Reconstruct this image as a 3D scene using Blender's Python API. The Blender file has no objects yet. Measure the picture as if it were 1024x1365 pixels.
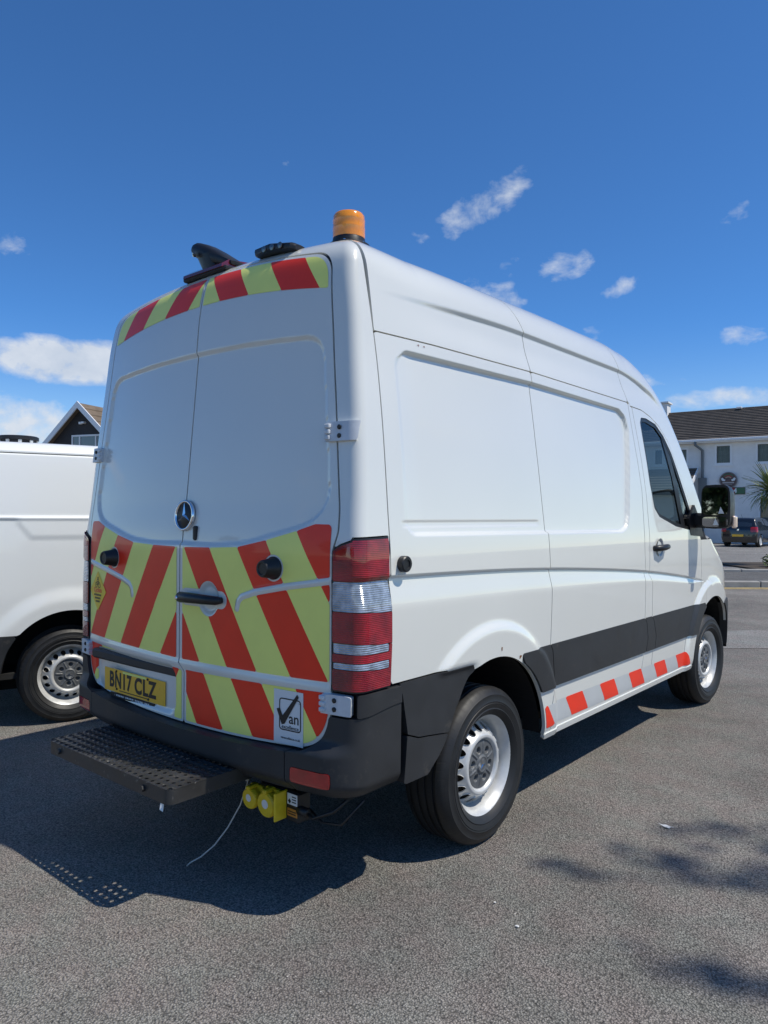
import bpy, math, random
import numpy as np
from mathutils import Matrix, Vector
random.seed(7); rng = np.random.default_rng(7)
scene = bpy.context.scene
col = scene.collection
PI = math.pi

# ------------------------------------------------------------------ camera
CAM = np.array([2.7369, -1.8588, 1.4694])
YAW, PIT, ROL, FPX = -0.7024, 0.0054, 0.0036, 976.0
FW = np.array([math.sin(YAW) * math.cos(PIT), math.cos(YAW) * math.cos(PIT), math.sin(PIT)])
RT = np.array([math.cos(YAW), -math.sin(YAW), 0.0])
UP = np.cross(RT, FW)
R2 = RT * math.cos(ROL) + UP * math.sin(ROL)
U2 = -RT * math.sin(ROL) + UP * math.cos(ROL)
cd = bpy.data.cameras.new('camera'); cam = bpy.data.objects.new('camera', cd); col.objects.link(cam)
cam.matrix_world = Matrix(((R2[0], U2[0], -FW[0], CAM[0]), (R2[1], U2[1], -FW[1], CAM[1]), (R2[2], U2[2], -FW[2], CAM[2]), (0, 0, 0, 1)))
cd.sensor_fit = 'HORIZONTAL'; cd.sensor_width = 36.0; cd.lens = 36.0 * FPX / 1024.0
cd.clip_start = 0.05; cd.clip_end = 3000
scene.camera = cam

# ------------------------------------------------------------------ sun and sky
SUN = np.array([0.57, 0.25, 1.0]); SUN /= np.linalg.norm(SUN)
SUN_EL = math.asin(SUN[2]); SUN_AZ = math.atan2(SUN[0], SUN[1])      # azimuth from +Y towards +X
sd_ = bpy.data.lights.new('sun', 'SUN'); sun = bpy.data.objects.new('sun', sd_); col.objects.link(sun)
sd_.energy = 3.75; sd_.angle = math.radians(0.53); sd_.color = (1.0, 0.945, 0.835)
sun.rotation_euler = Vector(-SUN).to_track_quat('-Z', 'Y').to_euler(); sun.location = (12, 7, 20)

scene.view_settings.view_transform = 'Standard'; scene.view_settings.look = 'None'
scene.view_settings.exposure = 0.12; scene.view_settings.gamma = 1.0
scene.view_settings.use_curve_mapping = False
scene.cycles.use_denoising = True
scene.cycles.max_bounces = 8; scene.cycles.transparent_max_bounces = 12
scene.cycles.caustics_reflective = False; scene.cycles.caustics_refractive = False
scene.cycles.sample_clamp_indirect = 6.0

def build_world():
    w = bpy.data.worlds.new('World'); scene.world = w; w.use_nodes = True
    nt = w.node_tree; nt.nodes.clear()
    N = nt.nodes.new; L = nt.links.new
    def math_(op, a, b=None, c=None, clamp=False):
        n = N('ShaderNodeMath'); n.operation = op; n.use_clamp = clamp
        for k, v in enumerate((a, b, c)):
            if v is None: continue
            if isinstance(v, (int, float)): n.inputs[k].default_value = v
            else: L(v, n.inputs[k])
        return n.outputs[0]
    sky = N('ShaderNodeTexSky'); sky.sky_type = 'NISHITA'; sky.sun_disc = False
    sky.sun_elevation = SUN_EL; sky.sun_rotation = SUN_AZ
    sky.altitude = 0; sky.air_density = 0.7; sky.dust_density = 0.0; sky.ozone_density = 6.0
    tint = N('ShaderNodeVectorMath'); tint.operation = 'MULTIPLY'; tint.inputs[1].default_value = (.56, .84, .98); L(sky.outputs[0], tint.inputs[0])
    tc = N('ShaderNodeTexCoord'); sep = N('ShaderNodeSeparateXYZ'); L(tc.outputs['Generated'], sep.inputs[0])
    hz = N('ShaderNodeMapRange'); hz.interpolation_type = 'SMOOTHSTEP'; hz.inputs[1].default_value = 0.0; hz.inputs[2].default_value = 0.26; L(sep.outputs[2], hz.inputs[0])
    tm = N('ShaderNodeMix'); tm.data_type = 'RGBA'; tm.inputs[6].default_value = (1.16, 1.06, .86, 1); tm.inputs[7].default_value = (.475, .81, 1.03, 1)
    L(hz.outputs[0], tm.inputs[0]); L(tm.outputs[2], tint.inputs[1])
    az = math_('ARCTAN2', sep.outputs[0], sep.outputs[1]); el = math_('ARCSINE', sep.outputs[2])
    # wisps: noise seen along the sky direction
    mp = N('ShaderNodeMapping'); mp.inputs['Scale'].default_value = (1, 1, 1.5); L(tc.outputs['Generated'], mp.inputs[0])
    no = N('ShaderNodeTexNoise'); no.inputs['Scale'].default_value = 17; no.inputs['Detail'].default_value = 8; no.inputs['Roughness'].default_value = 0.62
    no.inputs['Distortion'].default_value = 0.3; L(mp.outputs[0], no.inputs['Vector'])
    no2 = N('ShaderNodeTexNoise'); no2.inputs['Scale'].default_value = 42; no2.inputs['Detail'].default_value = 6; L(mp.outputs[0], no2.inputs['Vector'])
    nz = math_('ADD', math_('MULTIPLY', math_('SUBTRACT', no.outputs[0], 0.5), 2.6), math_('MULTIPLY', math_('SUBTRACT', no2.outputs[0], 0.5), 1.5))
    D = math.radians
    ae = N('ShaderNodeCombineXYZ'); L(az, ae.inputs[0]); L(el, ae.inputs[1])
    # clouds: azimuth, elevation, half width, half height, tilt (degrees), strength
    clouds = [(-32.3, 23.0, 3.2, 1.25, 26, 1.35), (-26.2, 18.6, 2.2, 1.1, 18, 1.0), (-22.2, 16.6, 1.5, .7, 8, .95), (-30.6, 18.8, 1.4, .8, 8, .85),
              (-31.8, 16.4, 2.8, 1.2, -14, 1.2), (-14.8, 20.3, 1.4, .6, 22, .95), (-24.6, 13.4, 1.1, .6, 10, .8), (-14.2, 12.7, 1.9, .7, 8, 1.0),
              (-37.2, 21.0, .9, .7, 10, .7), (-17.0, 9.9, 3.4, .35, 3, .75), (-14.0, 8.4, 7.5, .75, 1, 1.15), (-21.0, 9.9, 1.0, .5, 0, .85),
              (-63.5, 10.9, 4.6, 1.35, 0, 2.3), (-67.5, 5.8, 4.5, 2.2, 0, 1.45), (-59.6, 8.2, 1.8, .6, 0, .9), (-67.4, 18.0, 1.0, 1.0, 0, .8), (-48.6, 25.5, 1.0, .6, 30, .55)]
    r2 = random.Random(5)
    for k in range(9):                                              # the same kind of scattered cloud all round
        a = 15 + 255 * (k + r2.random()) / 9.0
        e = r2.choice([7, 9, 12, 16, 21]) + r2.uniform(-1.5, 1.5)
        clouds.append((a, e, r2.uniform(2, 6), r2.uniform(.8, 1.8), r2.uniform(-10, 20), r2.uniform(.9, 1.4)))
    total = None
    for a, e, sa, se, tilt, st in clouds:
        a = a if a <= 180 else a - 360
        m1 = N('ShaderNodeMapping'); m1.vector_type = 'TEXTURE'; L(ae.outputs[0], m1.inputs[0])
        m1.inputs['Location'].default_value = (D(a), D(e), 0); m1.inputs['Rotation'].default_value = (0, 0, D(-tilt if False else tilt))
        m1.inputs['Scale'].default_value = (D(sa) / math.cos(D(e)), D(se), 1)
        dt = N('ShaderNodeVectorMath'); dt.operation = 'DOT_PRODUCT'; L(m1.outputs[0], dt.inputs[0]); L(m1.outputs[0], dt.inputs[1])
        g = math_('MULTIPLY_ADD', dt.outputs['Value'], -.42 * st, st)
        total = g if total is None else math_('MAXIMUM', total, g)
    total = math_('MAXIMUM', total, 0.0)
    dens = math_('MULTIPLY', math_('SUBTRACT', math_('ADD', total, math_('MULTIPLY', nz, 0.95)), 0.66), 0.95, clamp=True)
    dens = math_('MULTIPLY', dens, math_('MULTIPLY', total, 3.0, clamp=True))
    dens = math_('MULTIPLY', math_('POWER', dens, 1.15), 0.92)
    ccol = N('ShaderNodeMix'); ccol.data_type = 'RGBA'
    ccol.inputs[6].default_value = (2.6, 3.2, 4.1, 1); ccol.inputs[7].default_value = (5.3, 5.5, 5.8, 1)
    L(math_('ADD', no.outputs[0], 0.05, clamp=True), ccol.inputs[0])
    mx = N('ShaderNodeMix'); mx.data_type = 'RGBA'
    L(dens, mx.inputs[0]); L(tint.outputs[0], mx.inputs[6]); L(ccol.outputs[2], mx.inputs[7])
    bg = N('ShaderNodeBackground'); bg.inputs['Strength'].default_value = 0.145
    L(mx.outputs[2], bg.inputs['Color'])
    out = N('ShaderNodeOutputWorld'); L(bg.outputs[0], out.inputs['Surface'])
build_world()

# ------------------------------------------------------------------ materials
MATS = {}
def srgb(h):
    h = h.lstrip('#'); v = [int(h[k:k + 2], 16) / 255 for k in (0, 2, 4)]
    return tuple(c / 12.92 if c < .04045 else ((c + .055) / 1.055) ** 2.4 for c in v)
def mat(name, base, rough=.5, metal=0., coat=0., var=0., vscale=6., rvar=0., bump=0., bscale=200., spec=.5, dirt=None, dscale=8., dthr=.62, trans=0., sheen=None, detail=5., emit=None):
    if name in MATS: return MATS[name]
    m = bpy.data.materials.new(name); m.use_nodes = True; nt = m.node_tree
    p = nt.nodes['Principled BSDF']; N = nt.nodes.new; L = nt.links.new
    p.inputs['Base Color'].default_value = (*base, 1); p.inputs['Roughness'].default_value = rough
    p.inputs['Metallic'].default_value = metal; p.inputs['Coat Weight'].default_value = coat; p.inputs['Coat Roughness'].default_value = .03
    p.inputs['Specular IOR Level'].default_value = spec; p.inputs['Transmission Weight'].default_value = trans
    tc = N('ShaderNodeTexCoord'); colr = None
    if var or dirt or rvar:
        n = N('ShaderNodeTexNoise'); n.inputs['Scale'].default_value = vscale; n.inputs['Detail'].default_value = detail; n.inputs['Roughness'].default_value = .6
        L(tc.outputs['Object'], n.inputs['Vector'])
        mr = N('ShaderNodeMapRange'); mr.interpolation_type = 'SMOOTHSTEP'; mr.inputs[1].default_value = .2; mr.inputs[2].default_value = .8
        mr.inputs[3].default_value = 1 - var; mr.inputs[4].default_value = 1 + var; L(n.outputs[0], mr.inputs[0])
        mul = N('ShaderNodeVectorMath'); mul.operation = 'SCALE'; mul.inputs[0].default_value = base; L(mr.outputs[0], mul.inputs['Scale'])
        colr = mul.outputs[0]
        if dirt:
            n2 = N('ShaderNodeTexNoise'); n2.inputs['Scale'].default_value = dscale; n2.inputs['Detail'].default_value = 8; n2.inputs['Roughness'].default_value = .68
            L(tc.outputs['Object'], n2.inputs['Vector'])
            r = N('ShaderNodeMapRange'); r.inputs[1].default_value = dthr; r.inputs[2].default_value = dthr + .09; L(n2.outputs[0], r.inputs[0])
            mx = N('ShaderNodeMix'); mx.data_type = 'RGBA'; L(r.outputs[0], mx.inputs[0]); L(colr, mx.inputs[6]); mx.inputs[7].default_value = (*dirt, 1); colr = mx.outputs[2]
        L(colr, p.inputs['Base Color'])
        if rvar:
            r3 = N('ShaderNodeMapRange'); r3.interpolation_type = 'SMOOTHSTEP'; r3.inputs[1].default_value = .2; r3.inputs[2].default_value = .8; r3.inputs[3].default_value = max(.02, rough - rvar); r3.inputs[4].default_value = rough + rvar
            L(n.outputs[0], r3.inputs[0]); L(r3.outputs[0], p.inputs['Roughness'])
    if bump:
        n = N('ShaderNodeTexNoise'); n.inputs['Scale'].default_value = bscale; n.inputs['Detail'].default_value = 4; L(tc.outputs['Object'], n.inputs['Vector'])
        b = N('ShaderNodeBump'); b.inputs['Strength'].default_value = bump; b.inputs['Distance'].default_value = .002
        L(n.outputs[0], b.inputs['Height']); L(b.outputs[0], p.inputs['Normal'])
    if emit: p.inputs['Emission Color'].default_value = (*emit[0], 1); p.inputs['Emission Strength'].default_value = emit[1]
    MATS[name] = m
    return m
def ribbed(m, axis, freq, strength, dist=.002):
    """horizontal or vertical ribs moulded into a lens or a sheet, as relief"""
    nt = m.node_tree; p = nt.nodes['Principled BSDF']; N = nt.nodes.new; L = nt.links.new
    tc = N('ShaderNodeTexCoord'); s = N('ShaderNodeSeparateXYZ'); L(tc.outputs['Object'], s.inputs[0])
    a = N('ShaderNodeMath'); a.operation = 'MULTIPLY'; a.inputs[1].default_value = freq * 2 * PI; L(s.outputs['XYZ'.index(axis)], a.inputs[0])
    si = N('ShaderNodeMath'); si.operation = 'SINE'; L(a.outputs[0], si.inputs[0])
    b = N('ShaderNodeBump'); b.inputs['Strength'].default_value = strength; b.inputs['Distance'].default_value = dist
    L(si.outputs[0], b.inputs['Height']); L(b.outputs[0], p.inputs['Normal'])
    return m
WHITE = mat('white_paint', (.745, .745, .69), .30, coat=1., var=.02, vscale=1.3, rvar=.02, spec=.5, detail=2.)
WHITE2 = mat('white_paint_plain', (.82, .83, .80), .3, coat=.5)
GREYP = mat('grey_bumper_plastic', (.030, .031, .033), .50, var=.18, vscale=5, rvar=.08, bump=.12, bscale=900, spec=.4, dirt=(.055, .052, .048), dscale=14, dthr=.60)
BLACKP = mat('black_plastic', (.012, .012, .013), .42, var=.2, vscale=20, rvar=.08)
RUBBER = mat('tyre_rubber', (.018, .018, .018), .62, var=.3, vscale=9, rvar=.12, bump=.1, bscale=300, dirt=(.06, .055, .05), dscale=5, dthr=.64)
GAPD = mat('dark_inner_shell', (.006, .006, .007), .8)
SILVER = mat('silver_wheel_paint', (.60, .60, .585), .36, metal=.2, var=.12, vscale=14, rvar=.1, dirt=(.12, .075, .045), dscale=11, dthr=.66)
HUBP = mat('hub_cap_grey', (.10, .105, .11), .45, var=.3, vscale=22, dirt=(.42, .42, .41), dscale=16, dthr=.6)
BRAKE = mat('brake_drum', (.03, .022, .018), .8, var=.3)
CHROME = mat('chrome', (.8, .8, .82), .12, metal=1.)
LIME = mat('lime_reflective', (.95, .95, .24), .36, spec=.3, coat=.15, var=.03, vscale=9, dirt=(.45, .47, .14), dscale=13, dthr=.74)
REDR = mat('red_reflective', (.95, .045, .016), .34, spec=.3, coat=.2, var=.05, vscale=7)
GREYR = mat('grey_reflective', (.56, .58, .58), .32, coat=.3, var=.04)
LENSR = ribbed(mat('red_lens', (.29, .005, .008), .12, coat=1., var=.5, vscale=13), 'Z', 150, .35)
LENSR2 = mat('red_lens_plain', (.42, .012, .014), .1, coat=1., var=.2, vscale=20)
LENSC = ribbed(mat('clear_lens', (.50, .54, .58), .12, metal=.55, coat=1., var=.5, vscale=26), 'Z', 130, .5)
AMBER = mat('amber_dome', (1.0, .33, .008), .14, coat=1., var=.12, vscale=26, trans=.1)
YELLOW = mat('yellow_plate', (.95, .52, .03), .35, coat=.3, var=.05, vscale=10, dirt=(.42, .25, .03), dscale=14, dthr=.66)
YSOCK = mat('yellow_socket', (.72, .52, .02), .4, var=.1, vscale=30, dirt=(.2, .15, .03), dscale=30, dthr=.66)
INKB = mat('black_ink', (.012, .012, .014), .45)
PAPER = mat('white_sticker', (.74, .76, .76), .35)
STEPM = mat('worn_black_step_paint', (.034, .034, .034), .40, var=.3, vscale=12, rvar=.1, bump=.3, bscale=120, dirt=(.24, .23, .21), dscale=34, dthr=.60)
ZINC = mat('hinge_white', (.62, .64, .66), .38, var=.1, vscale=20, rvar=.08)
UNDER = mat('underbody', (.012, .012, .012), .8, var=.3)
TRIM = mat('cab_trim', (.022, .022, .024), .75, var=.2)
SEATF = mat('seat_fabric', (.035, .036, .04), .9)
def glass_mat(name, tint, gloss_rough=.02, ior=1.5):
    m = bpy.data.materials.new(name); m.use_nodes = True; nt = m.node_tree; nt.nodes.clear()
    N = nt.nodes.new; L = nt.links.new
    t = N('ShaderNodeBsdfTransparent'); t.inputs[0].default_value = (*tint, 1)
    g = N('ShaderNodeBsdfGlossy'); g.inputs['Roughness'].default_value = gloss_rough
    f = N('ShaderNodeFresnel'); ge = N('ShaderNodeNewGeometry'); io = N('ShaderNodeMath'); io.operation = 'MULTIPLY_ADD'
    L(ge.outputs['Backfacing'], io.inputs[0]); io.inputs[1].default_value = 1 / ior - ior; io.inputs[2].default_value = ior; L(io.outputs[0], f.inputs[0])
    mx = N('ShaderNodeMixShader'); o = N('ShaderNodeOutputMaterial')
    L(f.outputs[0], mx.inputs[0]); L(t.outputs[0], mx.inputs[1]); L(g.outputs[0], mx.inputs[2]); L(mx.outputs[0], o.inputs[0])
    MATS[name] = m; return m
GLASS = glass_mat('vehicle_glass', (.55, .60, .58), ior=1.32)
DGLASS = mat('dark_window_glass', (.02, .025, .03), .04, coat=1., spec=.8)
MIRR = mat('mirror_glass', (.34, .36, .38), .02, metal=1.)

# ------------------------------------------------------------------ object helpers
def link(o, parent=None):
    col.objects.link(o)
    if parent is not None: o.parent = parent
    return o
def tag(o, label=None, cat=None, group=None, kind=None):
    if label: o['label'] = label
    if cat: o['category'] = cat
    if group: o['group'] = group
    if kind: o['kind'] = kind
    return o
def empty(name, loc=(0, 0, 0), rz=0):
    o = bpy.data.objects.new(name, None); o.empty_display_size = .2; col.objects.link(o)
    o.location = loc; o.rotation_euler = (0, 0, rz); return o
def mesh_obj(name, V, Fc, m, parent=None, normals=None, smooth=False):
    me = bpy.data.meshes.new(name)
    me.from_pydata([tuple(v) for v in V], [], [tuple(f) for f in Fc]); me.update()
    if smooth: me.polygons.foreach_set('use_smooth', [True] * len(me.polygons))
    if normals is not None: me.normals_split_custom_set_from_vertices([tuple(n) for n in normals])
    me.materials.append(m)
    return link(bpy.data.objects.new(name, me), parent)
def copy_tree(o, parent=None):
    c = o.copy(); col.objects.link(c)
    if parent is not None: c.parent = parent
    for ch in list(o.children): copy_tree(ch, c)
    return c
class MB:
    def __init__(s): s.v = []; s.f = []
    def add(s, V, Fc):
        b = len(s.v); s.v.extend([tuple(v) for v in V]); s.f.extend([tuple(i + b for i in f) for f in Fc]); return s
    def box(s, x0, x1, y0, y1, z0, z1, bev=0.):
        if bev <= 0:
            V = [(x, y, z) for z in (z0, z1) for y in (y0, y1) for x in (x0, x1)]
            return s.add(V, [(0, 2, 3, 1), (4, 5, 7, 6), (0, 1, 5, 4), (2, 6, 7, 3), (0, 4, 6, 2), (1, 3, 7, 5)])
        b = min(bev, .49 * min(x1 - x0, y1 - y0, z1 - z0))
        c = ((x0, x1), (y0, y1), (z0, z1)); V = []; key = {}
        def vid(ax, sg):
            k = (ax, sg)
            if k not in key:
                p = []
                for a in range(3):
                    val = c[a][sg[a]]
                    if a != ax: val += b if sg[a] == 0 else -b
                    p.append(val)
                key[k] = len(V); V.append(p)
            return key[k]
        Fs = []
        for ax in range(3):
            a1, a2 = [a for a in range(3) if a != ax]
            for sg in (0, 1):
                q = []
                for s1, s2 in ((0, 0), (1, 0), (1, 1), (0, 1)):
                    t = [0, 0, 0]; t[ax] = sg; t[a1] = s1; t[a2] = s2; q.append(vid(ax, tuple(t)))
                flip = (sg == 1) != (ax == 1)
                Fs.append(q if flip else q[::-1])
        for ax in range(3):                      # edges along ax
            a1, a2 = [a for a in range(3) if a != ax]
            for s1 in (0, 1):
                for s2 in (0, 1):
                    t0 = [0, 0, 0]; t1 = [0, 0, 0]
                    for t, e in ((t0, 0), (t1, 1)): t[ax] = e; t[a1] = s1; t[a2] = s2
                    q = [vid(a1, tuple(t0)), vid(a1, tuple(t1)), vid(a2, tuple(t1)), vid(a2, tuple(t0))]
                    Fs.append(q)
        for sx in (0, 1):
            for sy in (0, 1):
                for sz in (0, 1): Fs.append([vid(a, (sx, sy, sz)) for a in range(3)])
        return s.add(V, Fs)
    def prism(s, poly, ax, lo, hi):
        """polygon in the two other axes, extruded along ax"""
        n = len(poly); V = []
        for e in (lo, hi):
            for p in poly:
                q = list(p); q.insert(ax, e); V.append(q)
        Fs = [tuple(range(n))[::-1], tuple(range(n, 2 * n))] + [(i, (i + 1) % n, n + (i + 1) % n, n + i) for i in range(n)]
        return s.add(V, Fs)
    def tube(s, path, rad, n=10, cap=True):
        path = [np.array(p, float) for p in path]
        rads = rad if hasattr(rad, '__len__') else [rad] * len(path)
        rings = []; prev = None
        for k, p in enumerate(path):
            t = path[min(k + 1, len(path) - 1)] - path[max(k - 1, 0)]; t /= np.linalg.norm(t) + 1e-9
            if prev is None:
                u = np.cross(t, [0, 0, 1.]); u = u if np.linalg.norm(u) > 1e-3 else np.cross(t, [1., 0, 0])
            else: u = prev - t * (prev @ t)
            u /= np.linalg.norm(u); prev = u; w = np.cross(t, u)
            rings.append([p + rads[k] * (u * math.cos(a) + w * math.sin(a)) for a in np.arange(n) * 2 * PI / n])
        V = [q for r in rings for q in r]; Fs = []
        for k in range(len(path) - 1):
            for i in range(n): Fs.append((k * n + i, k * n + (i + 1) % n, (k + 1) * n + (i + 1) % n, (k + 1) * n + i))
        if cap: Fs += [tuple(range(n))[::-1], tuple(range((len(path) - 1) * n, len(path) * n))]
        return s.add(V, Fs)
    def lathe(s, prof, origin=(0, 0, 0), axis=(0, 0, 1), n=48, cap0=False, cap1=False):
        """prof: (radius, height) pairs about an axis"""
        a = np.array(axis, float); a /= np.linalg.norm(a)
        u = np.cross(a, [0, 0, 1.]); u = u if np.linalg.norm(u) > 1e-3 else np.array([1., 0, 0]); u /= np.linalg.norm(u); w = np.cross(a, u)
        o = np.array(origin, float); V = []
        for r, h in prof:
            for k in range(n):
                t = 2 * PI * k / n; V.append(o + a * h + r * (u * math.cos(t) + w * math.sin(t)))
        Fs = [(j * n + k, j * n + (k + 1) % n, (j + 1) * n + (k + 1) % n, (j + 1) * n + k) for j in range(len(prof) - 1) for k in range(n)]
        if cap0: Fs.append(tuple(range(n))[::-1])
        if cap1: Fs.append(tuple(range((len(prof) - 1) * n, len(prof) * n)))
        return s.add(V, Fs)
    def build(s, name, m, parent=None, smooth=False, angle=None):
        o = mesh_obj(name, s.v, s.f, m, parent, smooth=smooth)
        if angle is not None:
            o.data.polygons.foreach_set('use_smooth', [True] * len(o.data.polygons)); o.data.set_sharp_from_angle(angle=math.radians(angle))
        return o

# ------------------------------------------------------------------ maths helpers
def pchip(pts):
    x = np.array([p[0] for p in pts], float); y = np.array([p[1] for p in pts], float)
    h = np.diff(x); d = np.diff(y) / h; m = np.zeros_like(x); m[0] = d[0]; m[-1] = d[-1]
    for k in range(1, len(x) - 1):
        if d[k - 1] * d[k] > 0:
            w1 = 2 * h[k] + h[k - 1]; w2 = h[k] + 2 * h[k - 1]; m[k] = (w1 + w2) / (w1 / d[k - 1] + w2 / d[k])
    def f(q):
        q = np.clip(np.asarray(q, float), x[0], x[-1]); i = np.clip(np.searchsorted(x, q) - 1, 0, len(x) - 2)
        t = (q - x[i]) / h[i]
        return (y[i] * (1 + 2 * t) * (1 - t) ** 2 + h[i] * m[i] * t * (1 - t) ** 2 + y[i + 1] * t * t * (3 - 2 * t) + h[i] * m[i + 1] * t * t * (t - 1))
    return f
def lerp(pts):
    x = [p[0] for p in pts]; y = [p[1] for p in pts]
    return lambda q: np.interp(q, x, y)
def sst(e0, e1, x):
    t = np.clip((x - e0) / (e1 - e0), 0, 1); return t * t * (3 - 2 * t)
def smax(a, b, k):
    h = np.maximum(k - np.abs(a - b), 0) / k
    return np.maximum(a, b) + h * h * k * .25
def sdpoly(pts, X, Y):
    """signed distance to a polygon (negative inside)"""
    d = np.full(X.shape, 1e9); s = np.ones(X.shape); n = len(pts)
    for i in range(n):
        ax, ay = pts[i]; bx, by = pts[i - 1]
        ex, ey = bx - ax, by - ay; wx, wy = X - ax, Y - ay
        t = np.clip((wx * ex + wy * ey) / (ex * ex + ey * ey + 1e-12), 0, 1)
        d = np.minimum(d, (wx - ex * t) ** 2 + (wy - ey * t) ** 2)
        c1 = Y >= ay; c2 = Y < by; c3 = ex * wy > ey * wx
        s = np.where((c1 & c2 & c3) | (~c1 & ~c2 & ~c3), -s, s)
    return s * np.sqrt(d)
def dline(pts, X, Y):
    d = np.full(X.shape, 1e9)
    for (ax, ay), (bx, by) in zip(pts[:-1], pts[1:]):
        ex, ey = bx - ax, by - ay; wx, wy = X - ax, Y - ay
        t = np.clip((wx * ex + wy * ey) / (ex * ex + ey * ey + 1e-12), 0, 1)
        d = np.minimum(d, (wx - ex * t) ** 2 + (wy - ey * t) ** 2)
    return np.sqrt(d)
def rbox(X, Y, x0, x1, y0, y1, r):
    qx = np.abs(X - (x0 + x1) / 2) - (x1 - x0) / 2 + r; qy = np.abs(Y - (y0 + y1) / 2) - (y1 - y0) / 2 + r
    return np.hypot(np.maximum(qx, 0), np.maximum(qy, 0)) + np.minimum(np.maximum(qx, qy), 0) - r
def mx(*a):
    r = a[0]
    for b in a[1:]: r = np.maximum(r, b)
    return r
def mn(*a):
    r = a[0]
    for b in a[1:]: r = np.minimum(r, b)
    return r

def cast(G, C, Dv, tmax, it=24):
    lo = np.zeros(C.shape[:-1]); hi = np.full(C.shape[:-1], tmax, float)
    for _ in range(it):
        mid = (lo + hi) / 2; P = C + Dv * mid[..., None]; ins = G(P[..., 0], P[..., 1], P[..., 2]) < 0
        lo = np.where(ins, mid, lo); hi = np.where(ins, hi, mid)
    return C + Dv * hi[..., None]
def grid_normals(P):
    du = np.gradient(P, axis=0); dv = np.gradient(P, axis=1); n = np.cross(du, dv)
    return n / (np.linalg.norm(n, axis=-1, keepdims=True) + 1e-12)
class Surf:
    """a sheet sampled on a grid; parts are cut out of it by implicit outlines"""
    def __init__(s, P):
        s.P = P; s.N = grid_normals(P); s.x, s.y, s.z = P[..., 0], P[..., 1], P[..., 2]
    def part(s, name, F, m, parent=None, depth=.015, off=0., mirror=False, closed=False):
        ins = F < 0
        full = ins[:-1, :-1] & ins[1:, :-1] & ins[1:, 1:] & ins[:-1, 1:]
        some = ins[:-1, :-1] | ins[1:, :-1] | ins[1:, 1:] | ins[:-1, 1:]
        idx = np.full(ins.shape, -1); k = int(ins.sum()); idx[ins] = np.arange(k)
        O = off if np.isscalar(off) else off[..., None]
        Q = s.P + s.N * O
        V = list(map(tuple, Q[ins])); NN = list(map(tuple, s.N[ins]))
        Fs = list(zip(idx[:-1, :-1][full], idx[1:, :-1][full], idx[1:, 1:][full], idx[:-1, 1:][full]))
        cut = {}; segs = []
        for i, j in zip(*np.nonzero(some & ~full)):
            cs = ((i, j), (i + 1, j), (i + 1, j + 1), (i, j + 1)); poly = []; cr = []
            for q in range(4):
                a = cs[q]; b = cs[(q + 1) % 4]
                if ins[a]: poly.append(int(idx[a]))
                if ins[a] != ins[b]:
                    key = (a, b) if a < b else (b, a)
                    if key not in cut:
                        fa, fb = F[key[0]], F[key[1]]; t = fa / (fa - fb)
                        p = Q[key[0]] * (1 - t) + Q[key[1]] * t; n = s.N[key[0]] * (1 - t) + s.N[key[1]] * t
                        cut[key] = len(V); V.append(tuple(p)); NN.append(tuple(n / (np.linalg.norm(n) + 1e-12)))
                    poly.append(cut[key]); cr.append((cut[key], bool(ins[a])))
            if len(poly) >= 3: Fs.append(poly)
            if len(cr) == 2:
                a, b = (cr[0][0], cr[1][0]) if cr[0][1] else (cr[1][0], cr[0][0]); segs.append((a, b))
        if depth:
            rim = {}
            for a, b in segs:
                for q in (a, b):
                    if q not in rim:
                        v = np.array(V[q]); n = np.array(NN[q]); rim[q] = len(V)
                        V.append(tuple(v)); V.append(tuple(v - n * depth)); NN.append((0, 0, 0)); NN.append((0, 0, 0))
                ra, rb = rim[a], rim[b]; Fs.append((ra, rb, rb + 1, ra + 1)[::-1])
        if not Fs: return None
        if mirror:
            V = [(-v[0], v[1], v[2]) for v in V]; NN = [(-n[0], n[1], n[2]) for n in NN]; Fs = [tuple(f)[::-1] for f in Fs]
        return mesh_obj(name, V, Fs, m, parent, normals=NN, smooth=True)
def text_mesh(txt, size, bold=0., sx=1., align='CENTER', space=1.):
    cu = bpy.data.curves.new('t', 'FONT'); cu.body = txt; cu.size = size; cu.align_x = align; cu.align_y = 'CENTER'; cu.offset = bold; cu.resolution_u = 3
    cu.space_character = space
    ob = bpy.data.objects.new('t', cu); me = bpy.data.meshes.new_from_object(ob)
    V = np.array([v.co[:] for v in me.vertices]) if len(me.vertices) else np.zeros((0, 3)); Fs = [tuple(p.vertices) for p in me.polygons]
    bpy.data.objects.remove(ob); bpy.data.curves.remove(cu); bpy.data.meshes.remove(me)
    if len(V): V[:, 0] *= sx
    return V, Fs
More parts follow.
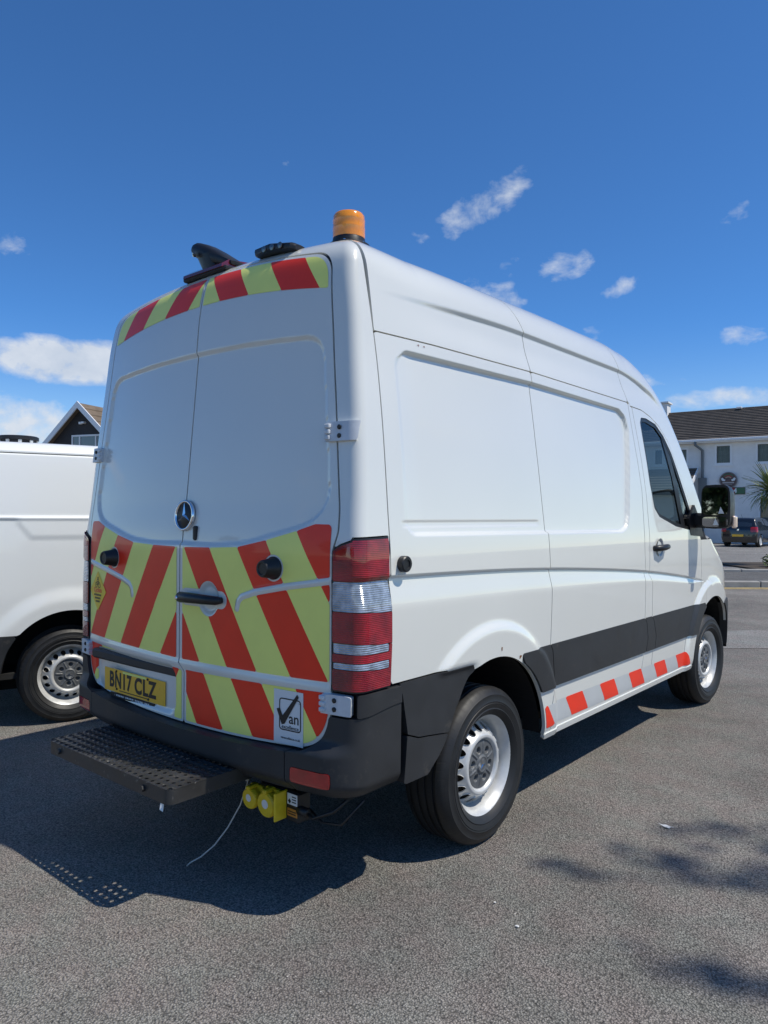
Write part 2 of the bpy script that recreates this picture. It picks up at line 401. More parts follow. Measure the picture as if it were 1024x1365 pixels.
# ================================================================== the ground
def asphalt(name, dark=.075, light=.45, tint=(1.0, .925, .84), scale=1.):
    m = bpy.data.materials.new(name); m.use_nodes = True; nt = m.node_tree; p = nt.nodes['Principled BSDF']; N = nt.nodes.new; L = nt.links.new
    tc = N('ShaderNodeTexCoord')
    def noise(s, d=4, r=.6):
        n = N('ShaderNodeTexNoise'); n.inputs['Scale'].default_value = s * scale; n.inputs['Detail'].default_value = d; n.inputs['Roughness'].default_value = r; L(tc.outputs['Object'], n.inputs['Vector']); return n.outputs[0]
    def M(op, a, b=None, clamp=False):
        n = N('ShaderNodeMath'); n.operation = op; n.use_clamp = clamp
        for k, v in enumerate((a, b)):
            if v is None: continue
            if isinstance(v, (int, float)): n.inputs[k].default_value = v
            else: L(v, n.inputs[k])
        return n.outputs[0]
    wob = N('ShaderNodeTexNoise'); wob.inputs['Scale'].default_value = 45 * scale; wob.inputs['Detail'].default_value = 2; L(tc.outputs['Object'], wob.inputs['Vector'])
    wv = N('ShaderNodeVectorMath'); wv.operation = 'MULTIPLY_ADD'; wv.inputs[1].default_value = (.010, .010, .010); L(wob.outputs['Color'], wv.inputs[0]); L(tc.outputs['Object'], wv.inputs[2])
    def vor(sc_):
        v = N('ShaderNodeTexVoronoi'); v.inputs['Scale'].default_value = sc_ * scale; L(wv.outputs[0], v.inputs['Vector']); c_ = N('ShaderNodeSeparateColor'); L(v.outputs['Color'], c_.inputs[0]); return v.outputs['Distance'], c_
    d1, c1 = vor(128); d2, c2 = vor(250)
    big = noise(.5, 5); mid = noise(2.6, 5); pits = noise(74, 3, .7)
    stone = M('ADD', M('MULTIPLY', c1.outputs[0], .6), M('MULTIPLY', c2.outputs[1], .4))
    crev = M('MULTIPLY', M('SUBTRACT', d1, .36), 2.6, True)                       # bitumen between the stones
    pit = M('MULTIPLY', M('SUBTRACT', .43, pits), 7.0, True)
    t = M('ADD', .34, M('MULTIPLY', stone, .52)); t = M('ADD', t, M('MULTIPLY', M('SUBTRACT', big, .5), .75)); t = M('ADD', t, M('MULTIPLY', M('SUBTRACT', mid, .5), .5))
    t = M('MULTIPLY', t, M('SUBTRACT', 1.0, M('MULTIPLY', crev, .62))); t = M('MULTIPLY', t, M('SUBTRACT', 1.0, M('MULTIPLY', pit, .65)), True)
    stain = M('MULTIPLY', M('SUBTRACT', noise(1.3, 3, .5), .60), 6.0, True)
    t = M('MULTIPLY', t, M('SUBTRACT', 1.0, M('MULTIPLY', stain, .22)))
    cr = N('ShaderNodeValToRGB'); L(t, cr.inputs[0])
    e = cr.color_ramp.elements; e[0].position = .0; e[0].color = tuple(dark * .35 * c for c in tint) + (1,); e[1].position = .95; e[1].color = tuple(light * c for c in tint) + (1,)
    # some stones are pinkish, some greenish; a few pale chips
    hue = N('ShaderNodeMix'); hue.data_type = 'RGBA'; hue.blend_type = 'MULTIPLY'; hue.inputs[0].default_value = .55
    hr = N('ShaderNodeValToRGB'); L(noise(5.5, 3), hr.inputs[0]); he = hr.color_ramp.elements; he[0].position = .35; he[0].color = (.90, 1., .96, 1); he[1].position = .65; he[1].color = (1., .90, .88, 1)
    L(cr.outputs[0], hue.inputs[6]); L(hr.outputs[0], hue.inputs[7])
    wh = M('GREATER_THAN', c2.outputs[2], .9965)
    mx_ = N('ShaderNodeMix'); mx_.data_type = 'RGBA'; L(wh, mx_.inputs[0]); L(hue.outputs[2], mx_.inputs[6]); mx_.inputs[7].default_value = (.5, .47, .43, 1)
    L(mx_.outputs[2], p.inputs['Base Color']); p.inputs['Roughness'].default_value = .85; p.inputs['Specular IOR Level'].default_value = .3
    b = N('ShaderNodeBump'); b.inputs['Strength'].default_value = .9; b.inputs['Distance'].default_value = .010
    hh = M('SUBTRACT', M('MULTIPLY', stone, .35), M('MULTIPLY', d1, .8)); hh = M('SUBTRACT', hh, M('MULTIPLY', pit, .6)); L(hh, b.inputs['Height']); L(b.outputs[0], p.inputs['Normal'])
    MATS[name] = m; return m
def FR(a, b, z=0.):
    """a metres to the right, b metres ahead in the street's own frame"""
    f2 = np.array([math.sin(YAW), math.cos(YAW)]); r2_ = np.array([math.cos(YAW), -math.sin(YAW)])
    p = CAM[:2] + r2_ * a + f2 * b; return (float(p[0]), float(p[1]), z)
def sheet(name, quad, z, m, kind='structure'):
    o = mesh_obj(name, [FR(a, b, z) for a, b in quad], [tuple(range(len(quad)))], m); o['kind'] = kind; return o
def slab(name, a0, a1, b0, b1, z0, z1, m, kind='structure', bev=.015):
    s = MB().box(a0, a1, b0, b1, z0, z1, bev); s.v = [FR(p[0], p[1], p[2]) for p in s.v]
    o = s.build(name, m); o['kind'] = kind; return o
ASPH = asphalt('asphalt')
sheet('ground', [(-900, -900), (900, -900), (900, 1500), (-900, 1500)], 0., ASPH)
CONC = asphalt('concrete_patch', .20, .48, (1., .96, .91), .6)
PAVE = asphalt('pavement_tarmac', .10, .26, (1., .98, .96), 1.2)
LOTA = asphalt('car_park_tarmac', .22, .42, (1., .97, .94), 1.)
KERB = mat('kerb_concrete', (.30, .29, .27), .85, var=.2, vscale=4, bump=.4, bscale=60)
YLINE = mat('yellow_road_paint', (.55, .40, .14), .7, var=.2, vscale=8, dirt=(.16, .14, .12), dscale=9, dthr=.56)
SOIL = mat('planting_soil', (.06, .045, .03), .95, var=.4, vscale=7, bump=.8, bscale=40)
r3 = random.Random(3)
edge = [(.6 + k * .3, 8.14 + .05 * math.sin(k * .7) + r3.uniform(-.05, .05)) for k in range(54)] + [(.6 + k * .3, 9.46 + .06 * math.sin(k * .5) + r3.uniform(-.05, .05)) for k in range(53, -1, -1)]
sheet('concrete_patch', edge, .004, CONC)
for b0 in (14.95, 15.15): sheet('yellow_line', [(-8, b0), (24, b0), (24, b0 + .10), (-8, b0 + .10)], .004, YLINE)
sheet('car_park', [(-30, 21.5), (60, 21.5), (60, 60), (-30, 60)], .004, LOTA)
kb = empty('kerb', FR(0, 15.42)); kb['kind'] = 'structure'
ks = None
for k in range(17):
    s_ = MB().box(0, .905, -.07, .07, -.05, .13, .02)
    if ks is None: ks = s_.build('kerb_stone', KERB, kb); o = ks
    else: o = ks.copy(); link(o, kb)
    p = FR(1.5 + k * .915, 15.42); o.location = (p[0] - kb.location[0], p[1] - kb.location[1], r3.uniform(-.004, .004)); o.rotation_euler = (0, 0, -YAW)
kb2 = None
slab('pavement', -8, 24, 15.49, 18.05, -.02, .122, PAVE, bev=.0)
kbb = empty('bed_kerb', FR(0, 18.12)); kbb['kind'] = 'structure'
for k in range(17):
    o = ks.copy(); link(o, kbb); p = FR(1.5 + k * .915, 18.12); o.location = (p[0] - kbb.location[0], p[1] - kbb.location[1], .06 + r3.uniform(-.004, .004)); o.rotation_euler = (0, 0, -YAW)
slab('planting_bed', 9.5, 22, 18.2, 21.4, -.02, .16, SOIL, bev=.0)
slab('gravel_verge', -8, 9.49, 18.2, 21.4, -.02, .12, LOTA, bev=.0)
# ================================================================== the white high-roof van
VAN = empty('high_roof_van')
tag(VAN, 'white high-roof panel van with red and lime rear chevrons and amber roof beacon', 'van')
YRW, YFW, RW = .968, 4.216, .349                 # axle positions and wheel radius
w_z = pchip([(.3, .955), (.45, .975), (.8, .985), (1.1, .99), (1.3, .985), (1.5, .97), (1.8, .945), (2.1, .91), (2.3, .885), (2.5, .853), (2.75, .80)])
lean_z = pchip([(.3, 0), (1.3, 0), (1.54, .023), (1.89, .055), (2.16, .08), (2.33, .095), (2.45, .115), (2.54, .142), (2.62, .185), (2.7, .25), (3., .6)])
taper_y = pchip([(0, 0), (4.2, 0), (4.5, .012), (4.7, .045), (4.85, .10), (5.0, .19), (5.1, .30), (5.18, .46), (5.25, .75)])
T_y = pchip([(0., 2.60), (.3, 2.615), (.7, 2.635), (1.2, 2.65), (2.4, 2.66), (2.8, 2.66), (3.1, 2.635), (3.4, 2.55), (3.6, 2.44), (3.75, 2.32), (4.03, 2.04), (4.2, 1.84), (4.41, 1.59), (4.58, 1.40), (4.75, 1.30), (4.95, 1.19), (5.1, 1.05), (5.18, .88), (5.23, .5), (6, .3)])
belt_y = pchip([(.2, 1.243), (.6, 1.236), (1.02, 1.226), (1.5, 1.207), (1.91, 1.185), (2.76, 1.126), (3.7, 1.026), (4.2, .95)])
low_y = pchip([(.2, 1.118), (1.5, 1.092), (2.77, 1.054), (3.7, .98)])
crease_y = pchip([(.2, 2.340), (.5, 2.358), (1.45, 2.398), (2.67, 2.396), (3.1, 2.33), (3.6, 2.1)])
RECESS = [(.42, 2.05), (.45, 2.071), (1.47, 2.090), (2.56, 2.080), (2.605, 2.06), (2.620, 2.02), (2.512, 1.50), (2.49, 1.455), (2.44, 1.440), (.42, 1.455)]
def W(y, z):
    w = w_z(z) - taper_y(y) * (1 + .35 * sst(1.0, 1.3, z))
    b = belt_y(y); lo = low_y(y)
    body = sst(4.1, 3.8, y)
    u = np.clip((b - z) / (b - lo), 0, 1)
    w = w - .013 * body * sst(b + .004, b - .006, z) * (1 - sst(0, 1, u))
    r = sdpoly(RECESS, y, z) - .06
    w = w - .020 * sst(.006, -.012, r) * sst(.28, .5, y)
    w = w - .0035 * sst(1.452, 1.446, z) * sst(1.42, 1.432, z) * sst(.32, .36, y) * sst(1.46, 1.42, y)
    c = crease_y(y)
    w = w - .016 * sst(.25, 1.0, y) * sst(c + .016, c - .012, z) * sst(2.19, 2.33, z)
    for yc in (YRW, YFW):
        rr = np.hypot(y - yc, z - RW); w = w + .021 * sst(.655, .605, rr) * sst(.30, .42, z) * (1 - sst(.845, .815, z) * sst(.85, .75, y))
    return w
def ztop(x, y):
    q = np.clip(np.abs(x), 0, 1.1)
    return T_y(y + .28 * (q / .88) ** 2) - .045 * (q / .8) ** 2
REC_LOW = pchip([(0, 1.349), (.2, 1.346), (.38, 1.356), (.58, 1.397), (.72, 1.432), (.86, 1.50)])
SWAGE = [(.388, 1.095), (.395, 1.125), (.415, 1.145), (.49, 1.168), (.658, 1.200), (.87, 1.232)]
def Yr(x, z, left=False):
    q = np.abs(x)
    y = lean_z(z) + .055 * np.minimum(q / .87, 1.25) ** 2.5
    e = lerp([(1.3, .845), (1.55, .835), (2.14, .757), (2.6, .70)])(z)
    rec = smax(smax(q - e + .0, REC_LOW(q) - z, .10), z - (2.182 - .03 * (q / .8) ** 2), .09)
    y = y + .011 * sst(.006, -.006, rec)
    d = dline(SWAGE, q, z); y = y - .007 * np.exp(-(d / .010) ** 2) * sst(.88, .84, q)
    y = y - .006 * np.exp(-((z - (.826 + .012 * q)) / .016) ** 2) * sst(.88, .85, q)
    if left: y = y + .014 * sst(.012, -.012, rbox(q, z, .03, .77, .60, .80, .05))
    else:   # handle dish
        y = y + .012 * sst(.010, -.012, np.hypot((q - .205) / .95, z - 1.122) - .062)
    return y
def kt(y): return lerp([(0, .09), (.25, .15), (.6, .2), (2.8, .2), (3.5, .11), (3.9, .09), (5, .14)])(y)
def Gvan(x, y, z, left=False): return smax(smax(x - W(y, z), Yr(x, z, left) - y, .045), z - ztop(x, y), kt(y))

# side and roof sheet (right half), in cross-sections along the length
ys = np.concatenate([np.arange(.20, 4.9, .0125), np.linspace(4.9, 5.22, 40)])
rt_y = pchip([(.2, 2.13), (.44, 2.132), (1.47, 2.150), (2.62, 2.140), (3., 2.13), (5.3, 2.05)])
bl = np.minimum(belt_y(ys), 1.3); rt = rt_y(ys); cr = np.maximum(crease_y(ys), rt + .07)
knots = [np.full_like(ys, .34), bl - .026, bl + .020, np.full_like(ys, 1.365), np.full_like(ys, 1.475), rt - .035, rt + .022, cr - .032, cr + .030, cr + .075]
counts = [72, 14, 10, 26, 50, 14, 11, 15, 4]
zl = []
for k, n_ in enumerate(counts):
    f_ = np.arange(n_) / n_; zl.append(knots[k][:, None] * (1 - f_) + knots[k + 1][:, None] * f_)
zl = np.concatenate(zl + [knots[-1][:, None]], 1)
Tt = (T_y(ys + .27) - .05)[:, None]; zL = zl[:, -1:]
zl = np.where(zl > 1.475, 1.475 + (zl - 1.475) * np.clip((Tt - .15 - 1.475) / (zL - 1.475), .02, 1), zl)
zl = .34 + (zl - .34) * np.clip((Tt - .12 - .34) / (zl[:, -1:] - .34), .08, 1)
nR = 64; aR = (np.arange(1, nR + 1) / nR * PI / 2)[None] * np.ones((len(ys), 1))
TH = np.concatenate([np.zeros_like(zl), aR], 1); ZO = np.concatenate([zl, np.repeat(zl[:, -1:], nR, 1)], 1)
YY = np.repeat(ys[:, None], TH.shape[1], 1)
Csd = np.stack([np.zeros_like(YY), YY, ZO], -1); Dsd = np.stack([np.cos(TH), np.zeros_like(TH), np.sin(TH)], -1)
SIDE = Surf(cast(Gvan, Csd, Dsd, 2.2))
# rear sheets (right and left differ by the plate recess)
Xg = np.arange(0, 1.37, .0085); Zg = np.arange(.36, 3.10, .0080)
XX, ZZ = np.meshgrid(Xg, Zg, indexing='ij')
Crr = np.zeros(XX.shape + (3,)); Crr[..., 1] = 1.0; Crr[..., 2] = np.minimum(ZZ, 2.15)
Drr = np.stack([XX, np.full_like(XX, .05 - 1.0), ZZ - Crr[..., 2]], -1)
REAR = Surf(cast(Gvan, Crr, Drr, 1.25))
REARL = Surf(cast(lambda x, y, z: Gvan(x, y, z, True), Crr, Drr, 1.25))

g = .003
seam_z = lerp([(.3, 1.51), (.52, 1.513), (.59, 1.535), (.63, 1.55), (.82, 1.52), (1.1, 1.529), (1.2, 1.514), (1.445, 1.504), (1.84, 1.477), (2.15, 1.471), (2.4, 1.452), (2.534, 1.376), (2.66, 1.30)])
dg1_z = lerp([(.3, 2.75), (.51, 2.766), (.58, 2.79), (.69, 2.83), (.81, 2.80), (1.03, 2.80), (1.235, 2.793), (1.634, 2.812), (1.98, 2.755), (2.19, 2.728), (2.7, 2.60)])
dg2_z = lerp([(.3, 2.91), (.40, 2.92), (.57, 2.945), (.686, 2.975), (.80, 2.927), (1.04, 2.922), (1.116, 2.868), (1.35, 2.885), (1.6, 2.885), (1.93, 2.835), (2.2, 2.785), (2.7, 2.7)])
rs2_z = lerp([(2.1, 2.76), (2.19, 2.735), (2.3, 2.70), (2.509, 2.612), (2.62, 2.56), (2.7, 2.52)])
x, y, z = SIDE.x, SIDE.y, SIDE.z
rR = np.hypot(y - YRW, z - (RW + .005)); rF = np.hypot(y - YFW, z - (RW + .01))
flareF = np.hypot(y - YFW, z - RW)
roofseam = lerp([(.2, 2.176), (.62, 2.191), (1.5, 2.207), (2.7, 2.202), (2.9, 2.195), (3.1, 2.165), (3.3, 2.10), (3.45, 2.0), (3.7, 1.72), (3.95, 1.45), (4.1, 1.33)])(y)
roofseam = np.where(y > 2.76, lerp([(2.7, 2.185), (2.95, 2.178), (3.1, 2.15), (3.25, 2.098), (3.40, 2.0), (3.55, 1.81), (3.75, 1.545), (3.93, 1.31), (4.1, 1.1)])(y), roofseam)
arch = mx(.485 - rR, .49 - rF)                                          # keep outside the wheel openings
arch_clip = lambda e=0.: mx(.485 - rR + e, .492 - rF + e)
sill = .372 - z
bump_zone = mx(y - .60, z - .836)                                        # handled by the rear bumper
lower = lambda *F: mx(sill, arch_clip(), -bump_zone + .003, *F)
cab_front = mx(y - 3.93, .655 - flareF)                                   # behind the wing edge
WINDOW = [(2.925, 2.085), (2.94, 2.105), (3.02, 2.108), (3.18, 2.085), (3.30, 2.02), (3.42, 1.91), (3.66, 1.58), (3.80, 1.385), (3.70, 1.395), (3.40, 1.425), (3.10, 1.49), (3.03, 1.54), (2.98, 1.70), (2.935, 2.0)]
win = sdpoly(WINDOW, y, z) - .022
# door top line runs under the roof seam and down the pillar
doortop = lerp([(2.7, 2.185), (2.95, 2.178), (3.1, 2.15), (3.25, 2.098), (3.40, 2.0), (3.55, 1.81), (3.75, 1.545), (3.93, 1.31), (4.1, 1.1)])(y)
for mir in (False, True):
    S = lambda n, F, m=WHITE, d=.018, off=0., p=VAN: SIDE.part(n, F, m, p, depth=d, off=off, mirror=mir)
    S('rear_quarter_panel', lower(.25 + .022 * sst(2.0, 2.5, z) * -1 - y + g, y - seam_z(z) + g, z - roofseam + g))
    S('side_panel', lower(seam_z(z) - y + g, y - dg1_z(z) + g, z - roofseam + g))
    S('door_pillar', lower(dg1_z(z) - y + g, y - dg2_z(z) + g, z - roofseam + g))
    door = S('front_door', lower(dg2_z(z) - y + g, cab_front + g, z - doortop + g, -win))
    S('window_seal', mx(win + .001, -win - .026), BLACKP, .012, -.004, door)
    ql = lerp([(1.3, 3.60), (1.41, 3.57), (1.75, 3.455), (2.05, 3.31), (2.2, 3.2)])(z)             # bar between the two door windows
    S('window_divider', mx(win + .004, np.abs(y - ql) - .040), BLACKP, .012, -.006, door)
    S('window_glass', mx(win + .015, y - ql + .005), GLASS, 0, -.010, door)
    S('quarter_glass', mx(win + .015, ql - y + .005), GLASS, 0, -.010, door)
    # wing, bonnet side, screen pillar
    scr = W(y, z) - x                                                      # distance in from the side skin
    bon_z = lerp([(3.9, 1.36), (4.1, 1.335), (4.3, 1.27), (4.5, 1.19), (4.8, 1.05), (5.2, .95)])(y)
    S('front_wing', mx(arch_clip(), -cab_front + g, z - mn(bon_z, doortop * 0 + 1.30) + g, .60 - z, y - 5.0))
    S('front_wing_lower', mx(arch_clip(), -cab_front + g, z - .60, sill, 3.5 - y, y - 4.0))
    S('bonnet', mx(3.90 - y, bon_z - z + g, z - 1.42, -(T_y(y + .28 * (x / .88) ** 2) - 1.385) * -1, y - 5.16))
    topz = 2.155 - .03 * (x / .8) ** 2
    wsF = mx(.045 - scr, z - topz, 1.395 - z, 3.3 - y)
    S('windscreen', wsF + .004, GLASS, 0, -.006)
    S('screen_seal', mx(wsF - .012, -wsF + .002), BLACKP, .012, -.003)
    # roof: three skins
    inroof = mx(roofseam - z + g, -mn(wsF - .014, 9))
    S('roof_skin', mx(inroof, .247 - y, y - seam_z(z) + g))
    S('roof_skin', mx(inroof, seam_z(z) - y + g, y - rs2_z(z) + g))
    S('cab_roof', mx(inroof, mn(rs2_z(z), 2.78 + 0 * z) - y + g, mn(doortop, roofseam) - z + g, 1.34 - z, -wsF + .014, mn(y - 3.95, 1.4 - z)))
    # side rubbing strip
    rub = lambda a, b: mx(arch_clip(.004), .606 - z - .008 * 0, z - .822, a - y + g, y - b + g)
    roff = .012 + .0 * z - .010 * sst(.79, .822, z)
    S('side_rubbing_strip', rub(1.2 + 0 * z, seam_z(z)), GREYP, .03, roff)
    S('side_rubbing_strip', rub(seam_z(z), dg1_z(z)), GREYP, .03, roff)
    S('side_rubbing_strip', rub(dg1_z(z), dg2_z(z)), GREYP, .03, roff)
    S('side_rubbing_strip', mx(arch_clip(.004), .606 - z, z - .82, dg2_z(z) - y + g, y - 3.97), GREYP, .03, roff)
    S('sill_lip', mx(z - .385, .355 - z, arch_clip(.004), 1.3 - y, y - 3.74), WHITE, .02, .006)
    # red and silver reflective blocks along the sill
    ztp = lerp([(1.38, .526), (3.61, .496)])(y); zbt = lerp([(1.36, .412), (3.68, .396)])(y)
    band = mx(z - ztp, zbt - z, arch_clip(.012), y - 3.72)
    sb = y + .78 * (z - .402); rb0 = [1.362, 1.792, 2.215, 2.631, 3.051, 3.470]
    for k, a in enumerate(rb0):
        S('red_sill_block', mx(band, a - sb, sb - a - .20), REDR, 0, .0015)
        if k: S('grey_sill_block', mx(band, rb0[k - 1] + .20 - sb, sb - a), GREYR, 0, .0012)
    # rear bumper side pieces
    e1 = lerp([(.44, .333), (.64, .346), (.808, .307), (.84, .302)])(z); bsp = lerp([(.3, .648), (.36, .625), (.42, .603), (.48, .596), (.63, .576)])(y)
    barch = lerp([(.44, .485), (.50, .43), (.54, .412), (.60, .412), (.70, .44), (.785, .478), (.84, .49)])(z) - rR
    S('bumper_side_piece', mx(barch, e1 - y + g, z - .833, bsp - z + g, y - .80), GREYP, .05, .010 - .008 * sst(.79, .833, z))
    S('bumper_side_piece', mx(barch, e1 - y + g, z - bsp + g, .44 - z, y - .80), GREYP, .05, .010)
    # front bumper
    S('front_bumper', mx(arch_clip(.0), z - lerp([(4.2, .72), (4.6, .80), (5.0, .78)])(y), .40 - z, 4.25 - y), GREYP, .06, .012)
RUST = mat('rust', (.17, .065, .022), .9, var=.4, vscale=60)
def spots(lst, nm, m_, par=VAN):
    for cy_, cz_, ra, rb, ph in lst:
        ang = np.arctan2(SIDE.z - cz_, SIDE.y - cy_); dd_ = np.hypot((SIDE.y - cy_) / ra, (SIDE.z - cz_) / rb)
        SIDE.part(nm, (dd_ - 1 - .35 * np.sin(3 * ang + ph) - .2 * np.sin(5 * ang + 2 * ph)) * min(ra, rb), m_, par, depth=0, off=.0012)
spots([(1.012, .872, .007, .010, .4), (1.180, .812, .016, .008, 2.), (1.21, .794, .007, .011, 1.)], 'rust_spot', RUST)
spots([(.52, 2.170, .007, .006, .3), (.56, 2.172, .006, .005, 1.7), (.47, 1.10, .004, .005, 2.2)], 'paint_chip', mat('primer_chip', (.30, .20, .18), .8))
# side marker on the right rear corner
mk = MB().lathe([(.0001, 0), (.028, 0), (.031, .004), (.031, .026), (.027, .030), (.017, .030), (.016, .026), (.0001, .026)], (0, 0, 0), (1, 0, 0), 28)
for sx in (1, -1):
    o = mk.build('side_marker', BLACKP, VAN, angle=35); o.location = (sx * .983, .318, 1.287)
    if sx < 0: o.rotation_euler = (0, 0, PI)
# dark shell behind the gaps, floor and bulkhead
sh = SIDE.P[::2, ::2] - SIDE.N[::2, ::2] * .032
SH = Surf(sh); xs_, ys_, zs_ = SH.x, SH.y, SH.z
shwin = sdpoly(WINDOW, ys_, zs_) - .03
shws = mx(.05 - (W(ys_, zs_) - xs_), zs_ - 2.15, 1.36 - zs_, 3.3 - ys_)
sharch = mx(.50 - np.hypot(ys_ - YRW, zs_ - RW), .51 - np.hypot(ys_ - YFW, zs_ - RW))
for mir in (False, True):
    SH.part('inner_shell', mx(sharch, -shwin, -shws, np.where(ys_ < .7, .52, .38) - zs_, ys_ - 5.15, .22 - ys_), GAPD, VAN, depth=0, mirror=mir)
    RS = Surf(REAR.P[::2, ::2] - REAR.N[::2, ::2] * .04)
    RS.part('inner_shell', mx(.50 - RS.z, RS.y - .27), GAPD, VAN, depth=0, mirror=mir)
m = MB(); m.box(-.86, .86, .16, 3.72, .40, .44); m.box(-.5, .5, 3.72, 4.95, .38, .44); m.box(-.83, .83, 2.70, 2.73, .44, 2.2); m.build('floor_pan', UNDER, VAN)
for sx in (1, -1):                                                       # wheel housings
    for yc in (YRW, YFW):
        n = 24; V = []; Fs = []
        for k in range(n + 1):
            a = PI * (.02 + (.88 if yc < 2 else 1.0) * k / n)
            for xx in (.48, .955): V.append((sx * xx, yc + .50 * math.cos(a), RW + .50 * math.sin(a)))
        for k in range(n): Fs.append((2 * k, 2 * k + 1, 2 * k + 3, 2 * k + 2))
        b = len(V)
        Fs.append(tuple(2 * k for k in range(n + 1)))
        mesh_obj('wheel_housing', V, Fs, GAPD, VAN, smooth=False)
m = MB(); m.tube([(-.8, YRW, RW), (.8, YRW, RW)], .045, 12); m.lathe([(.001, -.16), (.10, -.13), (.15, 0), (.10, .13), (.001, .16)], (0, YRW, RW), (0, 1, 0), 20)
for sx in (1, -1): m.box(sx * .52 - .035, sx * .52 + .035, .25, 1.75, .40, .445); m.box(sx * .40 - .03, sx * .40 + .03, .05, 5.0, .44, .55)
m.build('rear_axle', UNDER, VAN)
m = MB(); m.tube([(.30, 2.6, .30), (.34, 1.6, .30), (.55, 1.3, .34), (.60, .9, .36), (.58, .35, .33)], .035, 12); m.tube([(.30, 3.3, .30), (.31, 2.6, .30)], .09, 14); m.build('exhaust', UNDER, VAN)
# cab interior
m = MB(); m.prism([(3.72, 1.12), (3.72, 1.30), (3.90, 1.42), (4.15, 1.44), (4.4, 1.36), (4.5, .7), (3.85, .75)], 0, -.80, .80); m.build('dashboard', TRIM, VAN)
m = MB(); m.lathe([(.20 + .016 * math.cos(t), .016 * math.sin(t)) for t in np.linspace(0, 2 * PI, 11)], (.42, 3.62, 1.17), (0, -.62, .78), 32); m.tube([(.42, 3.62, 1.17), (.42, 3.85, .98)], .035, 10); m.box(.24, .60, 3.615, 3.635, 1.155, 1.185); m.build('steering_wheel', BLACKP, VAN, smooth=True)
for sx in (.42, -.42):
    m = MB(); m.box(sx - .25, sx + .25, 2.86, 3.36, .78, .94, .05); m.prism([(2.86, .86), (2.80, 1.40), (2.90, 1.42), (2.98, .90)], 0, sx - .24, sx + .24); m.box(sx - .13, sx + .13, 2.80, 2.87, 1.42, 1.60, .03); m.box(sx - .2, sx + .2, 2.9, 3.3, .46, .78); m.build('seat', SEATF, VAN)
m = MB(); m.box(-.88, .88, 2.75, 5.0, .60, .63); m.build('cab_floor', TRIM, VAN)

# ------------------------------------------------------------------ rear end
XSEAM = lerp([(.3, .036), (.795, .036), (.835, 0.), (3., 0.)])
DOORE = pchip([(.55, .862), (.83, .868), (1.33, .868), (1.42, .886), (1.463, .885), (1.573, .873), (1.712, .856), (1.882, .836), (2.055, .813), (2.2, .795), (2.35, .776), (2.457, .762), (2.6, .74)])
def rear_fields(Sf):
    q, zz, yy = Sf.x, Sf.z, Sf.y
    base = .578 + .018 * (q / .6) ** 2
    d = smax(smax(q - DOORE(zz), base - zz, .16 * 1.0), zz - (2.548 - .062 * (q / .75) ** 2), .085)
    return q, yy, zz, d
q, yy, zz, dR = rear_fields(REAR)
ql_, yl_, zl_, dL = rear_fields(REARL)
TAIL_T = lerp([(.86, 1.335), (.875, 1.345), (.90, 1.362), (.975, 1.388), (1.2, 1.392)])
def tail_field(Sf):
    qq, y2, z2 = Sf.x, Sf.y, Sf.z
    top = np.where(y2 < .075, TAIL_T(qq), 1.388 + .03 * (y2 - .075))
    side_e = lerp([(.8, .246), (1.0, .252), (1.12, .250), (1.24, .238), (1.40, .240)])(z2)
    return mx(.872 - qq, z2 - top, .832 - z2, y2 - side_e)
tf = tail_field(REAR)
